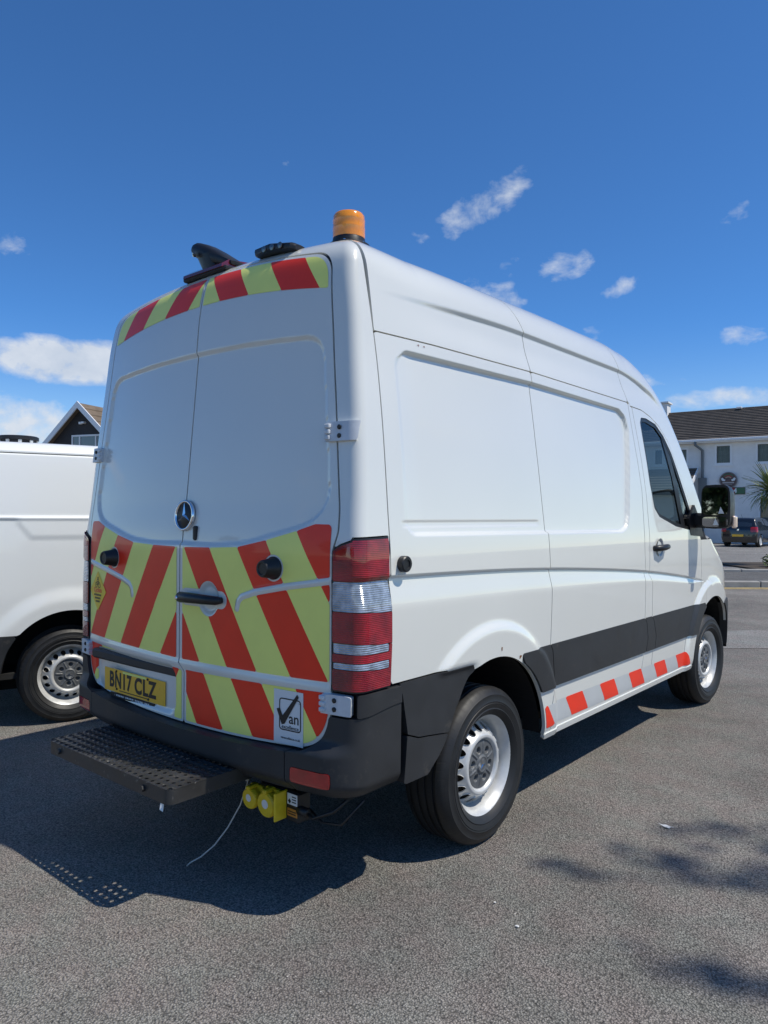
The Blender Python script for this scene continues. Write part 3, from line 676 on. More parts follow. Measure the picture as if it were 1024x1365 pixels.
for mir in (False, True):
    Sf = REARL if mir else REAR
    P = lambda n, F, m=WHITE, d=.02, off=0., p=VAN: Sf.part(n, F, m, p, depth=d, off=off, mirror=mir)
    dd = dL if mir else dR
    P('rear_pillar', mx(-dd + .008, yy - .25 - .022 * sst(2.0, 2.5, zz) * -1 + g, .832 - zz, -tf + .004))
    xse = XSEAM(zz); lowz = sst(.84, .80, zz)
    dr = P('rear_door', mx(dd, (.004 - q - .2 * lowz) if mir else (.004 + xse - q)), WHITE, .025); dr['label'] = 'rear door carrying the registration plate' if mir else 'rear door carrying the outside handle'
    P('rubber_seal', mx(dd - .016, -dd - .004), BLACKP, 0, -.012)
    P('rubber_seal', mx(q - .012 - xse, dd, xse - .012 - q), BLACKP, 0, -.012)
    # tail lamp: black gasket and five lens bands
    lamp = P('tail_lamp', tf + .001, BLACKP, .03, .004)
    tin = tf + .008
    lv = lambda a_r, a_s: a_r + (a_s - a_r) * sst(.06, .2, yy)
    b1, b2, b3a, b3b, b4a, b4b = lv(1.232, 1.240), lv(1.123, 1.116), lv(1.010, .999), lv(.972, .968), lv(.940, .938), lv(.916, .908)
    gg = .0012
    P('red_lens', mx(tin, b1 - zz + gg), LENSR, .004, .011, lamp)
    P('reflex_patch', mx(tin + .012, q - .955, 1.31 - zz), LENSR2, .001, .0118, lamp)
    P('clear_lens', mx(tin, zz - b1 + gg, b2 - zz + gg), LENSC, .004, .011, lamp)
    bars = mn(mx(b3b - zz, zz - b3a, yy - .226, .884 - q), mx(b4b - zz, zz - b4a, yy - .228, .884 - q))
    P('red_lens', mx(tin, zz - b2 + gg, -bars + gg, b3a - zz), LENSR, .004, .011, lamp)
    P('red_lens', mx(tin, zz - b3a + gg, -bars + gg), LENSR, .004, .011, lamp)
    P('clear_lens', mx(bars + gg, zz - .957), LENSC, .004, .011, lamp) if False else None
    P('clear_bar_lens', mx(tin, bars + gg, .955 - zz), LENSC, .004, .0105, lamp)
    P('clear_bar_lens', mx(tin, bars + gg, zz - .955), LENSC, .004, .0105, lamp)
    # reflective chevrons on the door: outline minus ribs, handle and buffer
    top = lerp([(.0, 1.332), (.204, 1.335), (.384, 1.342), (.539, 1.372), (.694, 1.410), (.785, 1.438), (.852, 1.437), (.872, 1.408), (.89, 1.30)])(q)
    swd = dline(SWAGE, q, zz)
    dw = dd + .0
    field_up = mx(zz - top, .848 + .016 * q - zz, q - .861, .022 - q, .013 - swd)
    if mir: buf = np.hypot(q - .575, zz - 1.262)
    else:
        buf = np.hypot(q - .589, zz - 1.267)
        hd = mn(np.hypot((q - .205) / .93, zz - 1.122) - .074, rbox(q, zz, .018, .318, 1.090, 1.152, .031) - .006)
        field_up = mx(field_up, -hd)
    field_up = mx(field_up, .052 - buf)
    field_lo = mx(zz - (.804 + .022 * q), dd + .010, (-q - .01) if mir else (.018 + xse - q))
    if mir: field_lo = mx(field_lo, -(rbox(q, zz, .032, .775, .50, .81, .05)))
    field_hi = mx(dd + .012, 2.403 - .06 * (q / .76) ** 2 - zz, .012 - q)
    sl = .613
    for nm, fld, s_, o_, pr, ph in (('u', field_up, sl, .490, .358, 0), ('l', field_lo, sl, .490, .358, 0), ('h', field_hi, .70, 0, .368, 0)):
        s = q + s_ * (zz if nm != 'h' else (zz - 2.53))
        if nm == 'h': o_ = .045 if not mir else .01
        for k in range(-2, 6):
            a = o_ + k * pr
            P('red_stripe', mx(fld, a - s, s - a - pr * .5), REDR, 0, .0016, dr)
            P('lime_stripe', mx(fld, a + pr * .5 - s, s - a - pr), LIME, 0, .0014, dr)
    # hinges
    for hz, x0, hw in ((1.78, None, .036), (.787, None, .036)):
        ex = float(DOORE(hz)); hb = mx(np.abs(zz - hz) - hw, ex - .035 - q, (q - ex - .088) if hz > 1 else (yy - .072))
        hg = P('door_hinge', hb, ZINC, .03, .016)
        for dz in (-.016, .016):
            hx = ex + .028
            bolt = MB().lathe([(.0001, 0), (.009, 0), (.009, .004), (.006, .006), (.0001, .006)], (0, 0, 0), (0, -1, 0), 14)
            b = bolt.build('hinge_bolt', BLACKP, hg); yb = float(Yr(np.array(hx), np.array(hz))) - .016
            b.location = ((-1 if mir else 1) * hx, yb, hz + dz)
        kn = MB()
        for dz in (-.022, .0, .022): kn.box(ex - .036, ex - .010, float(Yr(np.array(ex), np.array(hz))) - .030, float(Yr(np.array(ex), np.array(hz))) - .008, hz + dz - .008, hz + dz + .008, .003)
        if mir: kn.v = [(-a, b, c) for a, b, c in kn.v]
        kn.build('hinge_knuckle', ZINC, hg)
    # door buffer
    bx, bz = (.575, 1.262) if mir else (.589, 1.267); by = float(Yr(np.array(bx), np.array(bz)))
    bf = MB().lathe([(.045, -.002), (.045, .004), (.040, .010), (.033, .055), (.030, .060), (.024, .060), (.021, .056), (.0001, .056)], (0, 0, 0), (0, -1, .0), 28)
    o = bf.build('door_buffer', BLACKP, dr, angle=35); o.location = ((-bx if mir else bx), by, bz)
    dlast = dr
# the plate door's lower edge laps over the centre line
xse = XSEAM(zz); lip = REAR.part('door_lap', mx(dR, q - xse + .004, zz - .835), WHITE, dlast, depth=.02)
lf = mx(zz - .802, dR + .010, q - xse + .016); sL = -q + .613 * zz
REAR.part('red_stripe', mx(lf, .490 - sL), REDR, dlast, depth=0, off=.0016); REAR.part('lime_stripe', mx(lf, sL - .490), LIME, dlast, depth=0, off=.0014)
# door handle (right door)
def rsurf(px, pz, left=False): return float(Yr(np.array(px), np.array(pz), left))
m = MB(); hy = .0
pts = [(.030, 1.119), (.06, 1.121), (.13, 1.122), (.24, 1.121), (.30, 1.121)]
m.tube([(.030, -.020, 1.119), (.05, -.030, 1.120), (.12, -.036, 1.122), (.22, -.034, 1.122), (.285, -.022, 1.121), (.302, -.008, 1.121)], [.018, .023, .022, .020, .018, .012], 14)
m.box(.035, .085, -.03, .02, 1.104, 1.137, .006); m.box(.24, .30, -.02, .02, 1.108, 1.134, .006)
hd_o = m.build('door_handle', BLACKP, VAN, angle=40)
lk = MB().lathe([(.0001, .004), (.006, .004), (.0095, 0), (.0095, -.004)], (.052, -.053, 1.119), (0, -1, 0), 16).build('lock_barrel', CHROME, hd_o)
# round star badge over the centre seam
by = rsurf(.0, 1.468) - .004
bd = MB().lathe([(.0001, .008), (.056, .008), (.060, .004), (.066, -.004)], (.012, by, 1.468), (0, -1, .09), 48).build('badge', BLACKP, VAN, smooth=True)
MB().lathe([(.066, -.002), (.068, .006), (.065, .014), (.059, .014), (.057, .008)], (.012, by, 1.468), (0, -1, .09), 48).build('badge_ring', CHROME, bd, smooth=True)
def star(cx, cy, cz, R, ax, th=.006, name='badge_star', parent=None, m_=CHROME):
    """three raised points; ax = outward direction in the XY plane"""
    s_ = MB(); t_ = np.array([-ax[1], ax[0], 0.]); n_ = np.array([ax[0], ax[1], 0.]); u_ = np.array([0, 0, 1.]); c_ = np.array([cx, cy, cz])
    for k in range(3):
        a = PI / 2 + k * 2 * PI / 3; d_ = t_ * math.cos(a) + u_ * math.sin(a); e_ = -t_ * math.sin(a) + u_ * math.cos(a)
        s_.add([c_ + n_ * th * 1.6, c_ + d_ * R, c_ + d_ * R * .16 + e_ * R * .13, c_ + d_ * R * .16 - e_ * R * .13, c_ - d_ * R * .1], [(0, 2, 1), (0, 1, 3), (0, 4, 2), (0, 3, 4)])
    return s_.build(name, m_, parent)
star(.012, by - .0085, 1.4685, .058, (0, -1), parent=bd)
# small lock flap under the badge
m = MB(); m.box(.082, .104, rsurf(.09, 1.39) - .012, rsurf(.09, 1.39) + .02, 1.362, 1.424, .006); m.build('lock_flap', BLACKP, VAN)

# number plate, black grip bar, lettering
py0 = rsurf(-.378, .67, True)
m = MB(); m.box(-.775, -.035, rsurf(-.4, .78, True) - .012, .06, .752, .800, .01); m.build('plate_grip_bar', GREYP, VAN)
def on_plate(V, cx, cz, y0): return [(cx + a, y0, cz + b) for a, b, _ in V]
pl = MB().box(-.638, -.118, py0 - .014, py0 - .010, .6145, .7255, .0015).build('registration_plate', YELLOW, VAN)
for tx_, xa_, xb_ in (('BN17', -.588, -.392), ('CLZ', -.368, -.184)):
    V, Fs = text_mesh(tx_, .104, .0040, 1.0, space=1.12); V[:, 0] = xa_ + (V[:, 0] - V[:, 0].min()) / np.ptp(V[:, 0]) * (xb_ - xa_); V[:, 1] = (V[:, 1] - V[:, 1].min()) / np.ptp(V[:, 1]) * .079 + .634
    mesh_obj('lettering', [(a, py0 - .0148, b) for a, b, _ in V], Fs, INKB, pl)
m = MB(); m.box(-.50, -.25, py0 - .0150, py0 - .0143, .6245, .6285); m.build('small_print', INKB, pl)
m = MB(); m.box(-.47, -.27, py0 - .0150, py0 - .0143, .7125, .7225); m.build('dealer_strip', LIME, pl)
for bxp, bzp in ((-.528, .716), (-.255, .716), (-.523, .632), (-.25, .626)):
    MB().lathe([(.0001, .005), (.0045, .004), (.006, 0)], (bxp, py0 - .0145, bzp), (0, -1, 0), 12).build('plate_screw', BLACKP, pl)
m = MB(); m.box(-.585, -.205, py0 - .012, py0 - .008, .590, .611); ps = m.build('plate_surround_strip', BLACKP, VAN)
m = MB()
for k in range(22): m.box(-.545 + k * .0137, -.545 + k * .0137 + .009 * (1 if k % 6 else 0.2), py0 - .0128, py0 - .0121, .597, .605)
m.build('faded_print', PAPER, ps)['kind'] = 'stuff'
# white tick sticker on the right door
def flat_on_door(V, cx, cz, off, left=False):
    out = []
    for a, b, _ in V:
        xx, zz_ = cx + a, cz + b; out.append((xx, rsurf(abs(xx), zz_, left) - off, zz_))
    return out
stk = Surf(np.stack(np.meshgrid(np.linspace(.598, .744, 8), [0.], np.linspace(.603, .807, 10), indexing='ij'), -1)[:, 0])
P_ = stk.P.copy(); P_[..., 1] = np.vectorize(lambda a, b: rsurf(a, b))(P_[..., 0], P_[..., 2]) - .0032
stk = Surf(P_); so = stk.part('tick_sticker', np.full(stk.x.shape, -1.), PAPER, VAN, depth=0)
def outline(cx, cz, hw, hh, r, t):
    V = []; Fs = []; n = 6; ring = []
    for (sx, sz, a0) in ((1, 1, 0), (-1, 1, 90), (-1, -1, 180), (1, -1, 270)):
        for k in range(n):
            a = math.radians(a0 + 90 * k / (n - 1)); ring.append((sx * (hw - r) , sz * (hh - r), a))
    for (ax_, az_, a) in ring:
        for rr in (r, r - t): V.append((ax_ + rr * math.cos(a), az_ + rr * math.sin(a), 0))
    L_ = len(ring)
    for k in range(L_): Fs.append((2 * k, 2 * ((k + 1) % L_), 2 * ((k + 1) % L_) + 1, 2 * k + 1))
    return V, Fs
V, Fs = outline(0, 0, .054, .061, .014, .0045); mesh_obj('box_outline', flat_on_door(V, .680, .716, .0042), Fs, INKB, so)
tick = [(-.066, .016), (-.050, .022), (-.036, -.006), (.036, .082), (.044, .072), (-.026, -.036), (-.040, -.040)]
mesh_obj('tick_mark', flat_on_door([(a, b, 0) for a, b in tick], .680, .716, .0052), [tuple(range(7))], INKB, so)
V, Fs = text_mesh('an', .058, .0006, .95); mesh_obj('lettering', flat_on_door(V, .700, .702, .0044), Fs, INKB, so)
V, Fs = text_mesh('excellence', .0215, .0002, .93); mesh_obj('lettering', flat_on_door(V, .681, .668, .0044), Fs, INKB, so)
V, Fs = text_mesh('vanexcellence.co.uk', .0125, .0002, .95); mesh_obj('lettering', flat_on_door(V, .682, .627, .0044), Fs, INKB, so)
V, Fs = text_mesh('TM', .008, 0, 1); mesh_obj('lettering', flat_on_door(V, .728, .763, .0044), Fs, INKB, so)
# yellow cyclist diamond on the left door
dm = [(0, .100), (.100, -.002), (0, -.100), (-.100, -.002)]
YST = mat('yellow_sticker', (.95, .64, .03), .4)
nn = 12; V = []; Fs = []
for i in range(nn + 1):
    for j in range(nn + 1):
        u_, v_ = i / nn - .5, j / nn - .5; V.append(((u_ - v_) * .1, (u_ + v_) * .1 * 1.0, 0))
for i in range(nn):
    for j in range(nn): Fs.append((i * (nn + 1) + j, (i + 1) * (nn + 1) + j, (i + 1) * (nn + 1) + j + 1, i * (nn + 1) + j + 1))
cyc = mesh_obj('cyclist_sticker', flat_on_door(V, -.762, 1.085, .0032, True), Fs, YST, VAN)
def ringv(cx, cz, r, t, n=20):
    V = []; 
    for k in range(n):
        a = 2 * PI * k / n; V += [(cx + r * math.cos(a), cz + r * math.sin(a), 0), (cx + (r - t) * math.cos(a), cz + (r - t) * math.sin(a), 0)]
    return V, [(2 * k, 2 * ((k + 1) % n), 2 * ((k + 1) % n) + 1, 2 * k + 1) for k in range(n)]
bk = MB()
for cx_ in (-.019, .019): bk.add(*ringv(cx_, .030, .0145, .003))
def stroke(a, b, t=.003):
    a = np.array(a); b = np.array(b); d_ = b - a; n_ = np.array([-d_[1], d_[0]]) / np.linalg.norm(d_) * t / 2
    bk.add([(*(a + n_), 0), (*(b + n_), 0), (*(b - n_), 0), (*(a - n_), 0)], [(3, 2, 1, 0)])
for a, b in (((-.019, .030), (-.010, .048)), ((-.010, .048), (.010, .048)), ((.010, .048), (.019, .030)), ((-.010, .048), (.0, .030)), ((0, .030), (.010, .048)), ((-.019, .030), (0, .030)), ((-.010, .048), (-.012, .055)), ((.010, .048), (.013, .057))): stroke(a, b)
bk.add(*ringv(.002, .066, .006, .0059, 12)); stroke((-.008, .055), (.002, .062), .005); stroke((.002, .060), (.011, .056), .003)
mesh_obj('bicycle_symbol', flat_on_door(bk.v, -.762, 1.085, .0042, True), bk.f, INKB, cyc)
V, Fs = text_mesh('Cyclists', .033, .0006, .95); mesh_obj('lettering', flat_on_door(V, -.762, 1.089, .0042, True), Fs, REDR, cyc)
V = []; Fs = []
for k, (w_, zz_) in enumerate(((.045, -.020), (.036, -.036), (.026, -.052))):
    n_ = 5
    for j in range(n_):
        x0_ = -w_ + 2 * w_ * j / n_; b = len(V); V += [(x0_, zz_ - .0045, 0), (x0_ + 2 * w_ / n_ * .78, zz_ - .0045, 0), (x0_ + 2 * w_ / n_ * .78, zz_ + .0045, 0), (x0_, zz_ + .0045, 0)]; Fs.append((b, b + 1, b + 2, b + 3))
mesh_obj('worn_print', flat_on_door(V, -.762, 1.085, .0042, True), Fs, INKB, cyc)

# rear bumper
def Yb(x_, z_):
    q_ = np.abs(x_)
    prot = .040 * sst(.66, .60, z_) * sst(1.0, .86, q_) + .016
    tuck = .06 * sst(.50, .43, z_) ** 1
    return .055 * np.minimum(q_ / .87, 1.3) ** 2.6 - prot + tuck
def Gb(x_, y_, z_): return smax(x_ - (w_z(z_) + .011 - .05 * sst(.50, .42, z_)), Yb(x_, z_) - y_, .07)
Xb = np.arange(0, 1.37, .010); Zb = np.arange(.405, .90, .008)
XB, ZB = np.meshgrid(Xb, Zb, indexing='ij')
Cb = np.zeros(XB.shape + (3,)); Cb[..., 1] = 1.0; Cb[..., 2] = ZB
Db = np.stack([XB, np.full_like(XB, -.95), np.zeros_like(XB)], -1)
BMP = Surf(cast(Gb, Cb, Db, 1.25)); qb, yb_, zb = BMP.x, BMP.y, BMP.z
doorb = smax(qb - DOORE(zb), (.578 + .018 * (qb / .6) ** 2) - zb, .16)
e1b = lerp([(.40, .330), (.44, .333), (.64, .346), (.808, .307)])(zb)
for mir in (False, True):
    outer = mx(-doorb + .006, .437 - zb + .012 * sst(.6, .95, qb), yb_ - e1b + g)
    cz_ = lerp([(.86, .742), (.96, .742), (1.02, .738)])(qb)
    ctop = np.where(yb_ > .06, .742 + .02 * sst(.06, .3, yb_), .742)
    lowpart = mx(outer, zb - ctop)
    rfl = rbox(qb, zb, .730, .905, .488, .548, .012)
    bmp = BMP.part('rear_bumper', mx(lowpart, qb - .705 + .002), GREYP, VAN, depth=.09, mirror=mir)
    bc = BMP.part('bumper_corner', mx(lowpart, .705 - qb + .002, -rfl), GREYP, VAN, depth=.09, mirror=mir)
    BMP.part('rear_reflector', rfl + .002, LENSR2, bc, depth=.01, off=.001, mirror=mir)
    BMP.part('bumper_top_trim', mx(ctop - zb + .003, zb - .827, .076 - yb_, yb_ - lerp([(.7, .335), (.83, .302)])(zb)), GREYP, VAN, depth=.03, off=.004, mirror=mir)
# rear step: perforated plate with folded edge, on two arms
sx0, sx1, sy0, sy1, sz = -.515, .43, -.335, .06, .468
sg = np.stack(np.meshgrid(np.arange(sx0, sx1 + .001, .004), np.arange(sy0, sy1 + .001, .004), indexing='ij') + [np.zeros((len(np.arange(sx0, sx1 + .001, .004)), len(np.arange(sy0, sy1 + .001, .004))))], -1)
sg[..., 2] = sz
fx = (sg[..., 0] - sx0) / .0395; fy = (sg[..., 1] - sy0) / .0395
hx_, hy_ = (fx - np.floor(fx) - .5) * .0395, (fy - np.floor(fy) - .5) * .0395
hole = np.hypot(hx_, hy_); sg[..., 2] += .0035 * np.exp(-((hole - .0100) / .004) ** 2)
STP = Surf(sg)
solid = mx(.0080 - hole, rbox(STP.x, STP.y, sx0 + .003, sx1 - .003, sy0 + .003, sy1, .035))
step = STP.part('rear_step', solid, STEPM, VAN, depth=.003)
m = MB()
pth = [(sx0 + .004, sy1)] + [(sx0 + .004 + .033 * (1 - math.cos(a)), sy0 + .004 + .033 * (1 - math.sin(a))) for a in np.linspace(0, PI / 2, 7)] + [(sx1 - .004 - .033 * (1 - math.cos(a)), sy0 + .004 + .033 * (1 - math.sin(a))) for a in np.linspace(PI / 2, 0, 7)] + [(sx1 - .004, sy1)]
V = []; Fs = []
for (a, b) in pth: V += [(a, b, sz + .001), (a, b, sz - .055)]
n_ = len(V)
cxs = (sx0 + sx1) / 2
for (a, b) in pth: V += [(a + (.004 if a < cxs else -.004), b + .004, sz - .001), (a + (.004 if a < cxs else -.004), b + .004, sz - .055)]
for k in range(len(pth) - 1): Fs += [(2 * k, 2 * k + 1, 2 * k + 3, 2 * k + 2), (n_ + 2 * k, n_ + 2 * k + 2, n_ + 2 * k + 3, n_ + 2 * k + 1), (2 * k + 1, n_ + 2 * k + 1, n_ + 2 * k + 3, 2 * k + 3)]
mesh_obj('folded_edge', V, Fs, STEPM, step)
for k, bxs in enumerate((-.40, .26)): MB().lathe([(.0001, .010), (.012, .010), (.013, 0)], (bxs, sy0 + .003, sz - .028), (0, -1, 0), 6).build('step_bolt', STEPM, step)
m = MB()
for bxs in (-.36, .22): m.box(bxs - .03, bxs + .03, sy0 + .03, .4, sz - .05, sz - .006)
m.box(-.5, .30, .10, .16, sz - .07, sz - .004); m.build('step_arm', UNDER, step)
mesh_obj('torn_tag', [(.365, sy0 + .01, sz - .052), (.385, sy0 + .012, sz - .052), (.387, sy0 + .006, sz - .085), (.371, sy0 + .002, sz - .080)], [(0, 1, 2, 3)], PAPER, step)
# trailer sockets below the bumper with stickers, and a loose white cable tie
m = MB(); m.box(.43, .66, .09, .16, .275, .395, .008); m.box(.40, .46, .12, .15, .36, .46, .004); bx_ = m.build('socket_box', BLACKP, VAN)
for cx_, r_ in ((.425, .042), (.525, .050)):
    cz_ = .335
    so_ = MB(); so_.lathe([(.0001, .052), (r_ * .9, .052), (r_, .045), (r_, .030), (r_ * .86, .028), (r_ * .86, 0)], (cx_, .09, cz_), (0, -1, -.05), 26)
    so_.box(cx_ - r_ * .9, cx_ + r_ * .9, .075, .10, cz_ - r_ * .9, cz_ + r_ * 1.05, .005); so_.box(cx_ - .012, cx_ + .012, .03, .085, cz_ + r_ * .85, cz_ + r_ * 1.2, .004)
    s_o = so_.build('trailer_socket', YSOCK, VAN, angle=35)
    MB().lathe([(.0001, .001), (r_ * .36, .001), (r_ * .36, 0)], (cx_, .0375, cz_ + .002), (0, -1, -.05), 18).build('socket_label', PAPER, s_o)
MB().box(.583, .592, .03, .10, .285, .395, .003).build('socket_flap', YSOCK, bx_)
ORG = mat('orange_label', (.55, .22, .03), .5)
m = MB(); m.box(.600, .655, .0875, .0895, .345, .388); m.build('white_label', PAPER, bx_)
m = MB(); m.box(.600, .655, .0875, .0895, .300, .330); m.build('orange_label', ORG, bx_)
m = MB()
m.add([(.613, .0868, .368), (.622, .0868, .358), (.613, .0868, .348), (.604, .0868, .358)][::1], [(0, 3, 2, 1)]); 
for k in range(3): m.box(.627, .650, .0866, .0872, .375 - k * .010, .379 - k * .010)
for k in range(2): m.box(.605, .648, .0866, .0872, .317 - k * .009, .321 - k * .009)
m.build('label_print', INKB, bx_)['kind'] = 'stuff'
m = MB(); m.tube([(.66, .12, .33), (.73, .10, .315), (.82, .12, .36), (.86, .2, .42)], .007, 8); m.tube([(.60, .14, .36), (.72, .16, .28), (.84, .14, .31), (.90, .2, .40)], .005, 8); m.tube([(.655, .10, .33), (.70, .10, .33)], .018, 10); m.build('hanging_cable', BLACKP, VAN, smooth=True)
CABW = mat('white_tie', (.5, .5, .49), .5)
m = MB(); m.tube([(.375, .08, .42), (.372, .075, .37), (.345, .06, .28), (.29, .04, .18), (.235, .015, .10), (.18, -.012, .045), (.145, -.04, .02), (.135, -.05, .006)], .0032, 7); m.build('loose_cable_tie', CABW, VAN, smooth=True)
m = MB(); m.tube([(.40, .07, .44), (.385, .06, .425), (.384, .065, .39)], [.012, .014, .008], 8); m.build('cable_clip', GREYR, VAN, smooth=True)

# roof rear: high brake lamp, reversing camera, work lamp, amber beacon
def roofY(px_, pz_): return float(lean_z(pz_)) + .055 * (abs(px_) / .87) ** 2.5
m = MB(); m.prism([(.150, 2.578), (.152, 2.592), (.19, 2.618), (.30, 2.632), (.30, 2.60), (.20, 2.578)], 0, -.205, .085); m.build('high_brake_lamp', mat('dark_red_lens', (.13, .008, .010), .14, coat=1.), VAN)
m = MB(); m.box(-.220, .100, .158, .30, 2.566, 2.586, .006); m.build('lamp_mount', BLACKP, VAN)
# camera arm: a wedge rising to the left rear
def hull_strip(secs, name, m_, parent, smooth=True):
    n_ = len(secs[0]); V = [p for s_ in secs for p in s_]; Fs = []
    for k in range(len(secs) - 1):
        for i in range(n_): Fs.append((k * n_ + i, k * n_ + (i + 1) % n_, (k + 1) * n_ + (i + 1) % n_, (k + 1) * n_ + i))
    Fs += [tuple(range(n_))[::-1], tuple(range((len(secs) - 1) * n_, len(secs) * n_))]
    me = MB().add(V, Fs); o_ = me.build(name, m_, parent, angle=38) if smooth else me.build(name, m_, parent); return o_
def ell(c, ux, uz, a, b, n=14, p=3.2):
    c = np.array(c); ux = np.array(ux, float); uz = np.array(uz, float); out = []
    for k in range(n):
        t = 2 * PI * k / n; ct, st = math.cos(t), math.sin(t)
        out.append(c + ux * a * math.copysign(abs(ct) ** (2 / p), ct) + uz * b * math.copysign(abs(st) ** (2 / p), st))
    return out
#CAMERA#
def cps(x_, y_, z_, a_, b_, tl): return ell((x_, y_, z_), (0, 1, 0), (math.sin(tl), 0, math.cos(tl)), a_, b_)
camh = hull_strip([cps(.095, .235, 2.606, .040, .009, .3), cps(.05, .232, 2.622, .050, .021, .4), cps(-.02, .225, 2.650, .053, .036, .45), cps(-.09, .215, 2.685, .053, .041, .5), cps(-.140, .205, 2.710, .048, .035, .55), cps(-.160, .20, 2.720, .036, .022, .55)], 'reversing_camera', BLACKP, VAN)
hull_strip([ell((-.075, .20, 2.67), (0, 1, 0), (1, 0, .1), .036, .058), ell((-.05, .215, 2.600), (0, 1, 0), (1, 0, .1), .040, .050)], 'camera_foot', BLACKP, camh)
MB().lathe([(.0001, .010), (.010, .009), (.013, 0)], (-.115, .150, 2.675), (-.3, -.9, -.4), 16).build('camera_lens', DGLASS, camh)
wl = hull_strip([ell((.285, .205, 2.590), (0, 1, 0), (0, 0, 1), .03, .012), ell((.30, .205, 2.592), (0, 1, 0), (0, 0, 1), .045, .018), ell((.40, .20, 2.590), (0, 1, 0), (0, 0, 1), .05, .019), ell((.52, .205, 2.570), (0, 1, 0), (0, 0, 1), .045, .018), ell((.535, .207, 2.566), (0, 1, 0), (0, 0, 1), .03, .012)], 'rear_work_lamp', BLACKP, VAN)
for cx_ in (.37, .42, .47): MB().lathe([(.0001, .004), (.012, .003), (.014, 0)], (cx_, .152, 2.586 - .06 * (cx_ - .37)), (0, -1, -.1), 14).build('lamp_lens', DGLASS, wl)
bcx, bcy = .625, .40
bz0 = float(ztop(np.array(bcx), np.array(bcy))) - .022
bc_ = MB(); bc_.lathe([(.0001, -.03), (.088, -.03), (.092, .004), (.090, .016), (.072, .024), (.070, .036), (.066, .050), (.0001, .050)], (bcx, bcy, bz0 + .012), (0, 0, 1), 40); beacon = bc_.build('beacon_base', BLACKP, VAN, angle=35)
MB().lathe([(.068, .046), (.069, .060), (.0685, .085), (.0693, .087), (.0685, .090), (.068, .118), (.0688, .120), (.068, .123), (.067, .140), (.060, .150), (.04, .154), (.0001, .155)], (bcx, bcy, bz0 + .012), (0, 0, 1), 40).build('beacon_dome', AMBER, beacon, angle=40)
for k in range(6):
    a = 2 * PI * k / 6; MB().lathe([(.0001, .006), (.006, .006), (.006, 0)], (bcx + .08 * math.cos(a), bcy + .08 * math.sin(a), bz0 + .026), (0, 0, 1), 10).build('beacon_screw', CHROME, beacon)

# door mirror, door handle
for sx in (1, -1):
    def mX(pts): return [(sx * a, b, c) for a, b, c in pts]
    hs = [ell((1.155, 3.905, 1.545), (1, 0, 0), (0, 0, 1), .060, .10, 20, 4.), ell((1.15, 3.875, 1.545), (1, 0, 0), (0, 0, 1), .090, .148, 20, 4.5), ell((1.145, 3.80, 1.545), (1, 0, 0), (0, 0, 1), .100, .160, 20, 5.), ell((1.143, 3.745, 1.545), (1, 0, 0), (0, 0, 1), .100, .160, 20, 5.)]
    if sx < 0: hs = [mX(s_)[::-1] for s_ in hs]
    hs = hs[::-1] if sx > 0 else hs[::-1]
    mo = hull_strip(hs, 'door_mirror', BLACKP, VAN)
    V = mX(ell((1.143, 3.728, 1.585), (1, .15, 0), (0, 0, 1), .086, .100, 24, 6.)); mesh_obj('mirror_glass', V, [tuple(range(24))], MIRR, mo)
    V = mX(ell((1.143, 3.728, 1.435), (1, .15, 0), (0, 0, 1), .084, .036, 24, 5.)); mesh_obj('wide_angle_glass', V, [tuple(range(24))], MIRR, mo)
    for tx, tz, sc in ((1.185, 1.495, 1.), (1.150, 1.412, 1.)): mesh_obj('white_triangle', mX([(tx - .019, 3.726 + .15 * (tx - .019 - 1.143), tz), (tx + .019, 3.726 + .15 * (tx + .019 - 1.143), tz), (tx - .004, 3.726 + .15 * (tx - .004 - 1.143), tz + .05)]), [(0, 1, 2)], PAPER, mo)
    ar = MB(); ar.box(.93, 1.07, 3.78, 3.87, 1.39, 1.50, .02); ar.prism([(3.70, 1.335), (3.66, 1.46), (3.78, 1.56), (3.90, 1.46), (4.0, 1.32)], 0, .925, .985)
    if sx < 0: ar.v = [(-a, b, c) for a, b, c in ar.v]; ar.f = [f[::-1] for f in ar.f]
    ar.build('mirror_arm', BLACKP, mo)
    il = MB().box(1.235, 1.262, 3.80, 3.87, 1.39, 1.48, .01); il.v = mX(il.v); il.build('indicator_lens', mat('indicator_lens', (.75, .55, .42), .15, coat=1.), mo)
    dh = MB(); dh.lathe([(.060, .002), (.052, .000), (.040, -.010), (.0001, -.018)], (0, 0, 0), (1, 0, 0), 28); dsh = dh.build('handle_dish', mat('dish_grey', (.30, .31, .32), .35, coat=.5), VAN, smooth=True); dsh.location = (sx * .992, 3.05, 1.268)
    if sx < 0: dsh.rotation_euler = (0, 0, PI)
    dh2 = MB(); dh2.tube([(.975, 2.945, 1.262), (1.010, 2.97, 1.264), (1.025, 3.05, 1.267), (1.015, 3.13, 1.270), (.98, 3.16, 1.270)], [.018, .021, .020, .018, .014], 12); dh2.v = mX(dh2.v); dh2.build('side_door_handle', BLACKP, VAN, smooth=True)
# headlamp, grille
for sx in (1, -1):
    hl = MB(); hl.prism([(4.72, .86), (4.70, .98), (4.90, 1.08), (5.06, 1.02), (5.14, .84)], 0, .70, .80); hl.v = [(sx * (a - .25 * max(0, b - 4.8)), b, c) for a, b, c in hl.v]; hl.build('headlamp', LENSC, VAN)
m = MB(); m.prism([(5.10, .62), (5.22, .60), (5.20, .86), (5.10, 1.02)], 0, -.55, .55); m.build('grille', BLACKP, VAN)
m = MB(); m.prism([(5.0, .36), (5.22, .38), (5.26, .48), (5.24, .62), (5.0, .66)], 0, -.62, .62); m.build('front_bumper', GREYP, VAN)

